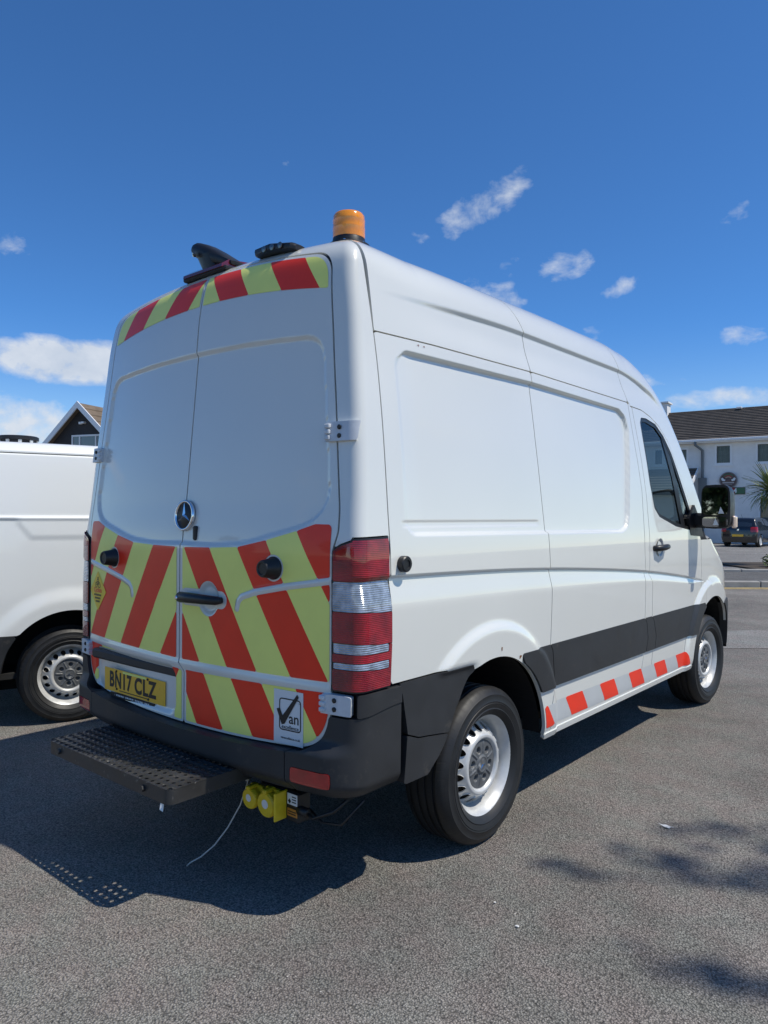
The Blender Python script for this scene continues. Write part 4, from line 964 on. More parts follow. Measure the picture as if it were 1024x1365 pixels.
# ------------------------------------------------------------------ wheels
def make_wheel(root, R=.349, bw=.235, holes=18, k=1.):
    """axis along +X, outer face at +X; returns the wheel Empty-free parts under one mesh"""
    hb = bw / 2; prof = []
    rb = .225 * k
    pts = [(rb, -hb * .80), (rb + .02, -hb * .92), ((rb + R) / 2, -hb * 1.02), (R - .035, -hb * .96), (R - .012, -hb * .84), (R - .004, -hb * .74)]
    for gx in (-.52, -.17, .17, .52):
        pts += [(R, hb * (gx - .075)), (R - .009, hb * (gx - .06)), (R - .009, hb * (gx + .06)), (R, hb * (gx + .075))]
    pts += [(R - .004, hb * .74), (R - .012, hb * .85), (R - .030, hb * .955), (R - .034, hb * .985), (R - .040, hb * .975), (R - .060, hb * 1.0), (R - .064, hb * 1.015), (R - .070, hb * 1.0), ((rb + R) / 2 - .01, hb * 1.02), (rb + .030, hb * .97), (rb + .026, hb * .99), (rb + .02, hb * .96), (rb, hb * .84), (rb - .012, hb * .70)]
    t = MB().lathe(pts, (0, 0, 0), (1, 0, 0), 96); tyre = t.build('wheel', RUBBER_T, root, angle=30)
    rim = MB().lathe([(rb - .02, -hb * .8), (rb - .03, -hb * .5), (rb - .035, hb * .1), (rb - .030, hb * .50), (rb - .018, hb * .66), (rb - .010, hb * .74), (rb - .004, hb * .80), (rb + .004, hb * .845), (rb + .006, hb * .80), (rb - .002, hb * .74)], (0, 0, 0), (1, 0, 0), 72).build('rim', SILVER, tyre, smooth=True)
    # dished disc with vent holes
    rr = np.concatenate([np.linspace(.105, .200, 26)]) * k; tt = np.linspace(0, 2 * PI, 361)
    RR, TT = np.meshgrid(rr, tt, indexing='ij')
    dp = pchip([(.100, .078), (.106, .083), (.112, .094), (.120, .101), (.130, .101), (.138, .095), (.150, .078), (.165, .060), (.178, .045), (.190, .036), (.200, .032)])
    XX_ = dp(RR / k) - .015
    D_ = Surf(np.stack([XX_, RR * np.cos(TT), RR * np.sin(TT)], -1)[:, ::-1])
    an = np.arctan2(D_.z, D_.y); rd = np.hypot(D_.y, D_.z)
    f_ = (an / (2 * PI) * holes) % 1.0 - .5
    hole_ = np.hypot(f_ * 2 * PI / holes * .160 * k, (rd - .160 * k) * .95) - .0165 * k
    D_.part('wheel_disc', np.maximum(-hole_, rd - .199 * k), SILVER, tyre, depth=.006)
    MB().lathe([(.001, -.02), (.19 * k, -.02), (.19 * k, -.05)], (0, 0, 0), (1, 0, 0), 40).build('brake_drum', BRAKE, tyre)
    # hub cap with bolt pockets
    rc = np.linspace(.0005, .107, 28) * k; RC, TC = np.meshgrid(rc, tt[::2], indexing='ij')
    xc = .074 + .004 * np.cos(np.clip(RC / .107 / k, 0, 1) * PI / 2)
    ac = (TC / (2 * PI) * 6) % 1.0 - .5
    pk = np.hypot(ac * 2 * PI / 6 * .072 * k, RC - .068 * k); xc = xc - .016 * sst(.017, .011, pk)
    rib = np.abs(((TC / (2 * PI) * 6 + .5) % 1.0 - .5) * 2 * PI / 6 * RC); xc = xc + .004 * sst(.006, .003, rib) * sst(.045, .055, RC) * sst(.102, .092, RC)
    xc = xc + .007 * sst(.040 * k, .036 * k, RC) - .003 * sst(.033 * k, .030 * k, RC)
    H_ = Surf(np.stack([xc, RC * np.cos(TC), RC * np.sin(TC)], -1)[:, ::-1])
    H_.part('hub_cap', np.full(H_.x.shape, -1.), HUBP, tyre, depth=0)
    return tyre
def tread_mat():
    m = mat('tyre_tread_rubber', (.012, .012, .0125), .55, var=.3, vscale=9, rvar=.1, dirt=(.055, .05, .045), dscale=5, dthr=.66)
    nt = m.node_tree; p = nt.nodes['Principled BSDF']; N = nt.nodes.new; L = nt.links.new
    tc = N('ShaderNodeTexCoord'); s = N('ShaderNodeSeparateXYZ'); L(tc.outputs['Object'], s.inputs[0])
    def M(op, a, b=None):
        n = N('ShaderNodeMath'); n.operation = op
        for k, v in enumerate((a, b)):
            if v is None: continue
            if isinstance(v, (int, float)): n.inputs[k].default_value = v
            else: L(v, n.inputs[k])
        return n.outputs[0]
    an = M('ARCTAN2', s.outputs[2], s.outputs[1]); rd = M('SQRT', M('ADD', M('MULTIPLY', s.outputs[1], s.outputs[1]), M('MULTIPLY', s.outputs[2], s.outputs[2])))
    lat = M('GREATER_THAN', M('SINE', M('ADD', M('MULTIPLY', an, 62.0), M('MULTIPLY', s.outputs[0], 30.0))), .82)
    h = M('MULTIPLY', M('MULTIPLY', lat, M('GREATER_THAN', rd, .328)), M('GREATER_THAN', M('ABSOLUTE', s.outputs[0]), .022))
    b = N('ShaderNodeBump'); b.inputs['Strength'].default_value = 1.0; b.inputs['Distance'].default_value = .006; b.invert = True
    L(h, b.inputs['Height']); L(b.outputs[0], p.inputs['Normal'])
    return m
RUBBER_T = tread_mat()
wheel0 = make_wheel(VAN)
star(.083, 0, 0, .027, (1, 0), th=.003, parent=wheel0)
WX = .853
def place_wheel(src, root, loc, rz=0., rx=0., first=False):
    o = src if first else copy_tree(src, root); o.parent = root
    o.location = loc; o.rotation_euler = (rx, 0, rz); return o
place_wheel(wheel0, VAN, (WX, YRW, RW - .002), 0, .35, True)
place_wheel(wheel0, VAN, (WX, YFW, RW - .002), -.05, 1.1)
place_wheel(wheel0, VAN, (-WX, YRW, RW - .002), PI, .1)
place_wheel(wheel0, VAN, (-WX, YFW, RW - .002), PI - .05, .7)
# ================================================================== the neighbouring low white van
def half_body(G, ys, zc, th):
    YY, TH = np.meshgrid(ys, th, indexing='ij') if np.ndim(th) == 1 else (np.repeat(ys[:, None], th.shape[1], 1), th)
    C = np.stack([np.zeros_like(YY), YY, np.full_like(YY, zc)], -1); D = np.stack([np.cos(TH), np.zeros_like(TH), np.sin(TH)], -1)
    return Surf(cast(G, C, D, 2.2))
LV = empty('low_roof_van', (-3.526, -.024, 0), math.radians(-17.46))
tag(LV, 'plain white low-roof van with black lower bumper and round black roof vent', 'van')
w2 = pchip([(.3, .93), (.5, .955), (.7, .975), (.95, .985), (1.2, .982), (1.44, .968), (1.7, .935), (1.9, .90), (2.0, .875), (2.2, .8)])
T2 = pchip([(0, 1.985), (.3, 2.0), (1, 2.01), (2.4, 2.01), (2.9, 1.98), (3.2, 1.88), (3.6, 1.58), (4.0, 1.24), (4.15, 1.14), (4.5, 1.02), (4.8, .86), (4.93, .68), (4.98, .4), (6, .2)])
tp2 = pchip([(0, 0), (3.6, 0), (4.1, .02), (4.5, .09), (4.8, .22), (4.95, .42), (5.1, .7)])
YR2, YF2, RW2 = 1.03, 3.96, .335
BAND2 = [(.71, 1.425), (.78, 1.335), (3.1, 1.335), (3.1, 1.425)]
def W2(y, z):
    w = w2(z) - tp2(y); w = w + .010 * np.exp(-((z - 1.447) / .012) ** 2) * sst(3.4, 3.0, y)
    w = w + .007 * sst(.03, -.02, sdpoly(BAND2, y, z) - .02) * sst(1.46, 1.44, z)
    for yc in (YR2, YF2):
        rr = np.hypot(y - yc, z - RW2); w = w + .020 * sst(.64, .52, rr)
    return w - .006 * sst(.012, 0, np.abs(z - 1.895)) * sst(3.2, 2.9, y)
lean2 = pchip([(.3, 0), (1.1, 0), (1.5, .05), (2.0, .15), (2.2, .3)])
def G2(x, y, z):
    q = np.clip(np.abs(x), 0, 1.1); top = T2(y + .22 * (q / .88) ** 2) - .03 * (q / .8) ** 2
    return smax(smax(x - W2(y, z), lean2(z) + .06 * np.minimum(q / .9, 1.2) ** 2.5 - y, .10), z - top, lerp([(0, .09), (2.8, .09), (3.5, .08), (5, .14)])(y))
ys2 = np.concatenate([np.arange(.10, 4.7, .02), np.linspace(4.7, 4.96, 20)])
zl2 = np.concatenate([np.arange(.34, 1.28, .017), np.arange(1.28, 1.48, .006), np.arange(1.48, 1.87, .017), np.arange(1.87, 1.92, .005)])
th2 = np.arctan2(zl2 - .8, w2(zl2)); th2 = np.concatenate([th2, np.linspace(th2[-1], PI / 2, 40)[1:]])
S2 = half_body(G2, ys2, .8, th2); x, y, z = S2.x, S2.y, S2.z
arch2 = mx(.445 - np.hypot(y - YR2, z - RW2 - .02), .445 - np.hypot(y - YF2, z - RW2 - .02))
X2g, Z2g = np.meshgrid(np.arange(0, 1.35, .02), np.arange(.33, 2.4, .02), indexing='ij')
C2 = np.zeros(X2g.shape + (3,)); C2[..., 1] = 1.; C2[..., 2] = 1.1
R2S = Surf(cast(G2, C2, np.stack([X2g, np.full_like(X2g, -.95), Z2g - 1.1], -1), 1.3))
clad = lerp([(0, .66), (.6, .645), (1., .64), (3.6, .60), (5, .62)])(y)
WIN2 = [(3.02, 1.80), (3.08, 1.83), (3.20, 1.80), (3.55, 1.50), (3.74, 1.32), (3.3, 1.26), (3.05, 1.28)]
win2 = sdpoly(WIN2, y, z) - .03
scr2 = W2(y, z) - x
ws2 = mx(.06 - scr2, z - 1.86, 1.20 - z, 2.9 - y)
for mir in (False, True):
    S = lambda n, F, m=WHITE2, d=.015, off=0., p=LV: S2.part(n, F, m, p, depth=d, off=off, mirror=mir)
    up = mx(arch2, clad - z + .002)
    S('rear_quarter_panel', mx(up, .13 - y, y - 1.62, z - 1.893))
    S('load_side_panel', mx(up, 1.626 - y, y - 2.87, z - 1.893))
    fd = S('front_door', mx(up, 2.876 - y, y - 3.72, z - 1.893, -win2, -ws2 + .02))
    S('window_glass', win2 + .004, DGLASS, 0, -.006, fd)
    S('front_wing', mx(up, 3.726 - y, y - 4.95, z - 1.893, -win2, -ws2 + .02))
    S('roof_skin', mx(1.899 - z, -ws2 + .005, .12 - y))
    S('windscreen', ws2, DGLASS, 0, -.004)
    S('lower_cladding', mx(arch2 + .002, z - clad + .002, .36 - z, .13 - y, np.minimum(y - 1.03, 1.03 - y) * 0 - 1), GREYP, .03, .006)
    zz2, yy2, qq2 = R2S.z, R2S.y, R2S.x
    R2S.part('rear_door', mx(qq2 - .80, zz2 - 1.93, .60 - zz2, .003 - qq2), WHITE2, LV, mirror=mir)
    R2S.part('rear_corner', mx(.805 - qq2, yy2 - .128, .66 - zz2, -mx(zz2 - 1.35, .80 - zz2, yy2 - .10, .86 - qq2)), WHITE2, LV, mirror=mir)
    R2S.part('rear_header', mx(1.935 - zz2, yy2 - .3, .805 - 0 * qq2 - 9), WHITE2, LV, mirror=mir)
    R2S.part('tail_lamp', mx(zz2 - 1.348, .802 - zz2, yy2 - .098, .862 - qq2), LENSR, LV, off=.004, mirror=mir)
    R2S.part('rear_bumper', mx(zz2 - .655, .36 - zz2, yy2 - .128), GREYP, LV, depth=.05, off=.02, mirror=mir)
    Sh = Surf(S2.P - S2.N * .03); Sh.part('inner_shell', mx(-ws2 * 0 - 1, arch2 - .01, .38 - Sh.z), GAPD, LV, depth=0, mirror=mir)
    for yc in (YR2, YF2):
        n = 20; V = []; Fs = []
        for k in range(n + 1):
            a = PI * (-.12 + 1.24 * k / n)
            for xx in (.50, .94): V.append(((-1 if mir else 1) * xx, yc + .46 * math.cos(a), RW2 + .02 + .46 * math.sin(a)))
        for k in range(n): Fs.append((2 * k, 2 * k + 1, 2 * k + 3, 2 * k + 2))
        Fs.append(tuple(2 * k for k in range(n + 1))); mesh_obj('wheel_housing', V, Fs, GAPD, LV)
    m = MB().box(.70, .90, YR2 - .52, YR2 - .505, .14, .56, .006)
    if mir: m.v = [(-a, b, c) for a, b, c in m.v]
    m.build('mud_flap', BLACKP, LV)
for sx in (1, -1):
    for yc in (YR2, YF2):
        o = place_wheel(wheel0, LV, (sx * .84, yc, RW2 - .001), 0 if sx > 0 else PI, 2.0); o.scale = (.93, .96, .96)
m = MB(); m.box(-.86, .86, .1, 4.4, .33, .37); m.build('floor_pan', UNDER, LV)
m = MB(); m.prism([(4.55, .32), (4.97, .34), (5.0, .60), (4.93, .80), (4.55, .80)], 0, -.70, .70); m.build('front_bumper', GREYP, LV)
vt = MB().lathe([(.0001, -.04), (.13, -.04), (.13, .03), (.145, .034), (.145, .058), (.135, .064), (.0001, .066)], (.40, .74, 1.992), (0, 0, 1), 32).build('roof_vent', BLACKP, LV, angle=35)
for k in range(10):
    a = 2 * PI * k / 10; m = MB().box(-.008, .008, -.012, .012, -.02, .035); o = m.build('vent_post', GREYR, vt); o.location = (.40 + .131 * math.cos(a), .74 + .131 * math.sin(a), 1.992); o.rotation_euler = (0, 0, a)
for sx in (1, -1):
    m = MB().box(1.0, 1.20, 3.48, 3.58, 1.24, 1.46, .03); m.box(.9, 1.05, 3.50, 3.56, 1.28, 1.36, .01)
    if sx < 0: m.v = [(-a, b, c) for a, b, c in m.v]
    m.build('door_mirror', BLACKP, LV)
    m = MB().box(1.0 - .03, 1.0 + .012, 2.93, 3.08, 1.10, 1.135, .01); m.v = [(sx * a, b, c) for a, b, c in m.v]; m.build('door_handle', BLACKP, LV)

# ================================================================== dark hatchback in front of the white building
BLK = mat('black_car_paint', (.008, .009, .012), .22, coat=1.)
hp = FR(17.35, 35.9); HC = empty('hatchback_car', (hp[0], hp[1], 0), YAW * -1 * 0 + math.atan2(-(RT[0] * .70 + FW[0] * .71), (RT[1] * .70 + FW[1] * .71)))
tag(HC, 'black hatchback parked in front of the white rendered building', 'car')
w3 = pchip([(.2, .80), (.5, .845), (.75, .86), (.95, .84), (1.2, .745), (1.42, .64), (1.6, .5)])
T3 = pchip([(0, 1.36), (.3, 1.43), (.7, 1.46), (1.6, 1.47), (2.1, 1.42), (2.8, 1.06), (3.0, .98), (3.6, .86), (3.9, .70), (4.0, .4), (5, .2)])
l3 = pchip([(.2, .06), (.5, 0), (.85, .02), (.97, .06), (1.2, .20), (1.40, .34), (1.6, .7)])
tp3 = pchip([(0, 0), (3., 0), (3.5, .05), (3.8, .16), (4., .4)])
def G3(x, y, z):
    q = np.clip(np.abs(x), 0, 1); return smax(smax(x - (w3(z) - tp3(y)), l3(z) + .12 * (q / .85) ** 2.5 - y, .10), z - (T3(y + .15 * (q / .8) ** 2) - .03 * (q / .7) ** 2), .10)
ys3 = np.arange(.12, 3.98, .04); z3 = np.arange(.22, 1.3, .035); t3 = np.arctan2(z3 - .6, w3(z3)); t3 = np.concatenate([t3, np.linspace(t3[-1], PI / 2, 20)[1:]])
S3 = half_body(G3, ys3, .6, t3); x, y, z = S3.x, S3.y, S3.z
X3, Z3 = np.meshgrid(np.arange(0, 1.05, .03), np.arange(.2, 1.75, .03), indexing='ij'); C3 = np.zeros(X3.shape + (3,)); C3[..., 1] = 1.2; C3[..., 2] = .8
R3 = Surf(cast(G3, C3, np.stack([X3, np.full_like(X3, -1.15), Z3 - .8], -1), 1.5))
a3 = mx(.36 - np.hypot(y - .72, z - .30), .36 - np.hypot(y - 3.2, z - .30))
sw3 = sdpoly([(.55, .99), (.75, 1.32), (1.5, 1.36), (2.0, 1.32), (2.5, 1.02)], y, z)
for mir in (False, True):
    S3.part('body_side', mx(a3, .235 - z, .24 - y, -sw3), BLK, HC, mirror=mir)
    S3.part('side_window', mx(sw3 + .01, np.minimum(np.abs(y - 1.45), 9) * -1 + .03), DGLASS, HC, depth=0, off=-.008, mirror=mir)
    rw3 = rbox(R3.x, R3.z, -.62, .62, 1.0, 1.34, .06) + .12 * np.maximum(0, R3.z - 1.1) * R3.x
    tl3 = mx(rbox(R3.x, R3.z, .56, 1.2, .74, 1.0, .05), R3.y - .30)
    R3.part('tailgate', mx(.23 - R3.z, R3.y - .245, -rw3, -tl3), BLK, HC, mirror=mir)
    R3.part('rear_roof', mx(1.36 - R3.z, R3.y - .6), BLK, HC, off=.002, mirror=mir)
    R3.part('rear_window', rw3 + .01, DGLASS, HC, depth=0, off=-.006, mirror=mir)
    R3.part('tail_lamp', tl3 + .006, LENSR2, HC, off=.006, mirror=mir)
    for yc in (.72, 3.2):
        sgn = -1 if mir else 1
        t = MB().lathe([(.19, -.09), (.28, -.095), (.30, -.06), (.30, .06), (.28, .095), (.20, .09), (.195, .06)], (sgn * .74, yc, .30), (sgn, 0, 0), 32).build('wheel', RUBBER, HC, angle=35)
        MB().lathe([(.20, .088), (.19, .07), (.12, .06), (.05, .075), (.0001, .075)], (sgn * .74, yc, .30), (sgn, 0, 0), 32).build('wheel_rim', SILVER, t, smooth=True)
m = MB(); m.box(-.78, .78, .15, 3.7, .22, .26); m.build('floor_pan', UNDER, HC)
m = MB(); m.box(-.26, .26, -.012, .02, .52, .63); pl3 = m.build('registration_plate', YELLOW, HC)
MB().lathe([(.0001, .012), (.05, .010), (.055, 0)], (0, .015, .84), (0, -1, 0), 20).build('badge', CHROME, HC)
m = MB(); m.tube([(0, .62, 1.46), (0, .50, 1.60)], .006, 6); m.build('aerial', BLACKP, HC)

# ================================================================== white rendered building
RENDER = mat('white_render', (.80, .79, .77), .85, var=.06, vscale=2.5, bump=.5, bscale=30, dirt=(.66, .65, .62), dscale=1.4, dthr=.66)
TILE = mat('brown_grey_roof_tile', (.085, .072, .062), .85, var=.3, vscale=2.2, dirt=(.14, .12, .095), dscale=3., dthr=.6)
UPVC = mat('white_frame', (.82, .82, .82), .4)
PIPEG = mat('grey_pipe', (.16, .18, .19), .5)
BLIND = mat('vertical_blind', (.20, .22, .20), .6, var=.2, vscale=3)
def frame_obj(root_ab, e1):
    """place an Empty whose +X runs along the front and whose -Y faces the viewer"""
    p = FR(*root_ab); d = RT[:2] * e1[0] + np.array([math.sin(YAW), math.cos(YAW)]) * e1[1]
    return (p[0], p[1], 0), math.atan2(d[1], d[0])
loc, rz = frame_obj((17.05, 43.0), (.823, -.569))
BD = empty('white_building', loc, rz); tag(BD, 'long white rendered building with brown-grey tiled roof and grey downpipe', 'building')
wins = [(-1.19, -.59, 4.50, 5.53), (.13, .78, 4.52, 5.50), (2.20, 3.10, 4.45, 5.61), (4.30, 5.40, 4.45, 5.61), (7.0, 8.1, 4.45, 5.61), (-4.5, -3.5, 4.5, 5.6), (4.43, 5.6, .75, 2.65), (7.0, 8.2, .9, 2.6), (-1.28, -.75, 1.2, 2.6)]
# wall split round the openings so that the windows sit in reveals
xs_e = sorted({-16., 10.} | {w_[0] for w_ in wins} | {w_[1] for w_ in wins}); zs_e = sorted({0., 5.92} | {w_[2] for w_ in wins} | {w_[3] for w_ in wins})
m = MB()
for xa, xb in zip(xs_e[:-1], xs_e[1:]):
    run = None
    for za, zb_ in zip(zs_e[:-1], zs_e[1:]):
        hole = any(w_[0] <= xa and xb <= w_[1] and w_[2] <= za and zb_ <= w_[3] for w_ in wins)
        if hole:
            if run: m.add([(xa, 0, run[0]), (xb, 0, run[0]), (xb, 0, run[1]), (xa, 0, run[1])], [(0, 1, 2, 3)]); run = None
        else: run = (run[0], zb_) if run else (za, zb_)
    if run: m.add([(xa, 0, run[0]), (xb, 0, run[0]), (xb, 0, run[1]), (xa, 0, run[1])], [(0, 1, 2, 3)])
for xa, xb, za, zb_ in wins: m.add([(xa, 0, za), (xb, 0, za), (xb, 0, zb_), (xa, 0, zb_), (xa, .14, za), (xb, .14, za), (xb, .14, zb_), (xa, .14, zb_)], [(0, 4, 5, 1), (1, 5, 6, 2), (2, 6, 7, 3), (3, 7, 4, 0)])
m.add([(-16, 0, 0), (-16, 8, 0), (-16, 8, 5.92), (-16, 0, 5.92), (10, 0, 0), (10, 8, 0), (10, 8, 5.92), (10, 0, 5.92)], [(0, 3, 2, 1), (4, 5, 6, 7), (1, 2, 6, 5)]); m.build('wall', RENDER, BD)
for xa, xb, za, zb_ in wins:
    f = MB(); t_ = .10
    f.box(xa, xa + t_, -.03, .13, za, zb_); f.box(xb - t_, xb, -.03, .13, za, zb_); f.box(xa + t_, xb - t_, -.03, .13, za, za + t_); f.box(xa + t_, xb - t_, -.03, .13, zb_ - t_, zb_)
    wo = f.build('window', UPVC, BD)
    MB().add([(xa + t_, .11, za + t_), (xb - t_, .11, za + t_), (xb - t_, .11, zb_ - t_), (xa + t_, .11, zb_ - t_)], [(0, 1, 2, 3)]).build('pane', glass_mat('pane_glass', (.7, .74, .74)) if 'pane_glass' not in MATS else MATS['pane_glass'], wo)
    bl_ = MB(); n_ = max(3, int((xb - xa) / .11))
    for k in range(n_):
        x0_ = xa + (xb - xa) * k / n_; bl_.add([(x0_, .17 + .03 * (k % 2), za), (x0_ + (xb - xa) / n_ * .95, .19 - .03 * (k % 2), za), (x0_ + (xb - xa) / n_ * .95, .19 - .03 * (k % 2), zb_), (x0_, .17 + .03 * (k % 2), zb_)], [(0, 1, 2, 3)])
    bo = bl_.build('blind', BLIND, wo); bo['kind'] = 'stuff'
    MB().box(xa - .06, xb + .06, -.07, .10, za - .07, za - .002).build('sill', UPVC, wo)
# tiled roof in overlapping courses, hipped at the right end
rf = MB(); rf.add([(-16.2, -.45, 5.86), (10.3, -.45, 5.86), (4.9, 4.2, 8.05), (-16.2, 4.2, 8.05), (10.3, 8.4, 5.86), (-16.2, 8.4, 5.86)], [(0, 1, 2, 3), (1, 4, 2), (3, 2, 4, 5), (0, 3, 5)]); roof = rf.build('roof', TILE, BD)
nC = 17
for k in range(nC):
    f0, f1 = k / nC, (k + 1) / nC
    P0 = lambda f: (-.47 + 4.65 * f, 5.87 + 2.19 * f); y0_, z0_ = P0(f0); y1_, z1_ = P0(f1)
    xr0, xr1 = 10.3 - 5.4 * f0, 10.3 - 5.4 * f1
    c_ = MB(); c_.add([(-16.2, y0_, z0_ + .02), (xr0, y0_, z0_ + .02), (xr0, y0_, z0_ + .085), (-16.2, y0_, z0_ + .085), (xr1, y1_, z1_ + .02), (-16.2, y1_, z1_ + .02)], [(0, 1, 2, 3), (3, 2, 4, 5)]); c_.build('tile_course', TILE, roof)
MB().tube([(-16.2, 4.2, 8.09), (4.9, 4.2, 8.09), (10.3, -.45, 5.93)], .10, 8).build('ridge_tiles', TILE, roof)
MB().box(-16.2, 10.3, -.46, -.02, 5.70, 5.86).build('soffit', UPVC, BD)
MB().box(-16.2, 10.3, -.58, -.462, 5.76, 5.90, .02).build('gutter', PIPEG if False else UPVC, BD)
m = MB(); m.tube([(1.25, -.52, 5.78), (1.25, -.50, 5.60), (1.56, -.10, 5.30), (1.56, -.08, 3.6), (1.56, -.08, .1)], .075, 10); dp_ = m.build('downpipe', PIPEG, BD, smooth=True)
MB().box(1.36, 1.78, -.22, -.003, 1.4, 3.72, .01).build('pipe_casing', PIPEG, BD)
ch = MB(); ch.box(-2.6, -1.3, 3.7, 4.6, 7.7, 8.75); ch.box(-2.7, -1.2, 3.6, 4.7, 8.75, 8.85); ch.build('chimney', RENDER, roof)
MB().box(2.7, 3.0, 3.9, 4.2, 8.1, 8.22, .02).build('roof_vent', UPVC, roof)
# porch with its own tiled roof
pr = MB(); pr.box(-8, 1.0, -2.4, -.004, 0, 2.7); pr.build('porch_wall', RENDER, BD)
pf = MB(); pf.prism([(-2.75, 2.72), (-2.75, 2.86), (-.004, 4.30), (-.004, 4.12)], 0, -8.3, 1.30); pro = pf.build('porch_roof', TILE, BD)
for k in range(9):
    f0, f1 = k / 9, (k + 1) / 9; MB().add([(-8.3, -2.77 + 2.7 * f0, 2.87 + 1.42 * f0), (1.3, -2.77 + 2.7 * f0, 2.87 + 1.42 * f0), (1.3, -2.77 + 2.7 * f0, 2.94 + 1.42 * f0), (-8.3, -2.77 + 2.7 * f0, 2.94 + 1.42 * f0), (1.3, -2.77 + 2.7 * f1, 2.87 + 1.42 * f1), (-8.3, -2.77 + 2.7 * f1, 2.87 + 1.42 * f1)], [(0, 1, 2, 3), (3, 2, 4, 5)]).build('tile_course', TILE, pro)
MB().prism([(-2.85, 2.62), (-2.85, 2.86), (-.004, 4.36), (-.004, 4.10)], 0, 1.303, 1.36).build('barge_board', UPVC, pro)
pg = MB(); pg.prism([(-2.4, 2.7), (-.004, 2.7), (-.004, 4.1), ], 0, .95, .998); pg.build('porch_gable', RENDER, BD)
SGN = mat('sign_dark', (.10, .06, .055), .5, var=.6, vscale=3.); SGR = mat('sign_red', (.35, .03, .03), .5); SGG = mat('sign_green', (.06, .15, .07), .5)
sg_ = empty('round_wall_sign', (0, 0, 0)); sg_.location = BD.matrix_basis @ Vector((2.93, -.06, 3.55)); sg_.rotation_euler = (0, 0, rz)
tag(sg_, 'round dark red and white sign on the white wall above a small rectangular sign', 'sign')
MB().lathe([(.0001, .05), (.44, .05), (.46, .03), (.46, -.04)], (0, 0, 0), (0, -1, 0), 36).build('disc', SGN, sg_, angle=35)
MB().lathe([(.46, .03), (.47, .065), (.43, .065), (.42, .051)], (0, 0, 0), (0, -1, 0), 36).build('rim', mat('sign_grey', (.25, .22, .21), .5), sg_, smooth=True)
for k in (-1, 1): MB().prism([(k * .38, .10), (k * .30, .16), (k * .22, .06), (k * .14, .03), (k * .20, -.05), (k * .33, -.02)][::k], 1, -.056, -.051).build('side_emblem', PAPER, sg_)
for k, (r0_, mm) in enumerate(((.36, SGG), (.29, SGR), (.22, mat('sign_tan', (.42, .30, .20), .5)))):
    m = MB(); m.add([(r0_ * math.cos(a), -.0535, .0 + r0_ * math.sin(a)) for a in np.linspace(.75, PI - .75, 10)] + [((r0_ - .06) * math.cos(a), -.0535, .0 + (r0_ - .06) * math.sin(a)) for a in np.linspace(PI - .75, .75, 10)], [tuple(range(20))]); m.build('arch_emblem', mm, sg_)
MB().box(-.30, .30, -.056, -.051, -.17, -.10).build('lettering_band', mat('sign_pale', (.45, .42, .40), .5), sg_)
MB().box(-.20, .20, -.056, -.051, -.27, -.22).build('lettering_band', mat('sign_grey', (.25, .22, .21), .5), sg_)
s4 = empty('rectangular_wall_sign'); s4.location = BD.matrix_basis @ Vector((3.36, -.05, 2.95)); s4.rotation_euler = (0, 0, rz)
tag(s4, 'small green and red rectangular sign with a white 4 under the round sign', 'sign')
MB().box(-.43, .43, -.02, .046, -.20, .20, .03).build('board', SGN, s4)
MB().box(-.41, -.10, -.03, -.0201, -.17, .17).build('red_field', SGR, s4); MB().box(-.095, .41, -.03, -.0201, -.17, .17).build('green_field', SGG, s4)
V, Fs = text_mesh('4', .36, .01, 1.0); mesh_obj('number', [(a - .08, -.034, b) for a, b, _ in V], Fs, PAPER, s4)

# ================================================================== gabled house behind the low van
DCL = mat('dark_grey_cladding', (.042, .040, .042), .8, var=.12, vscale=5, bump=.3, bscale=25)
loc, rz = frame_obj((-12.35, 30.0), (.94, -.34))
GH = empty('gabled_house', loc, rz); tag(GH, 'dark grey gabled house with white bargeboards behind the low van', 'house')
hz, hwid, dep, ez = 6.02, 4.0, 11., 2.35
m = MB(); m.add([(-hwid, 0, 0), (hwid, 0, 0), (hwid, 0, ez), (0, 0, hz - .10), (-hwid, 0, ez), (-hwid, dep, 0), (hwid, dep, 0), (hwid, dep, ez), (0, dep, hz - .10), (-hwid, dep, ez)], [(0, 1, 2, 3, 4), (6, 5, 9, 8, 7), (1, 6, 7, 2), (5, 0, 4, 9)]); m.build('wall', DCL, GH)
TIL2 = mat('pale_brown_tile', (.17, .125, .085), .85, var=.25, vscale=3.)
m = MB()
for sg__ in (-1, 1): m.add([(0, -.30, hz), (sg__ * (hwid + .35), -.30, ez - .36), (sg__ * (hwid + .35), dep + .2, ez - .36), (0, dep + .2, hz), (0, -.30, hz - .09), (sg__ * (hwid + .35), -.30, ez - .45), (sg__ * (hwid + .35), dep + .2, ez - .45), (0, dep + .2, hz - .09)], [(0, 1, 2, 3), (4, 7, 6, 5), (0, 4, 5, 1), (1, 5, 6, 2)])
rf2 = m.build('roof', TIL2, GH)
nC = 15
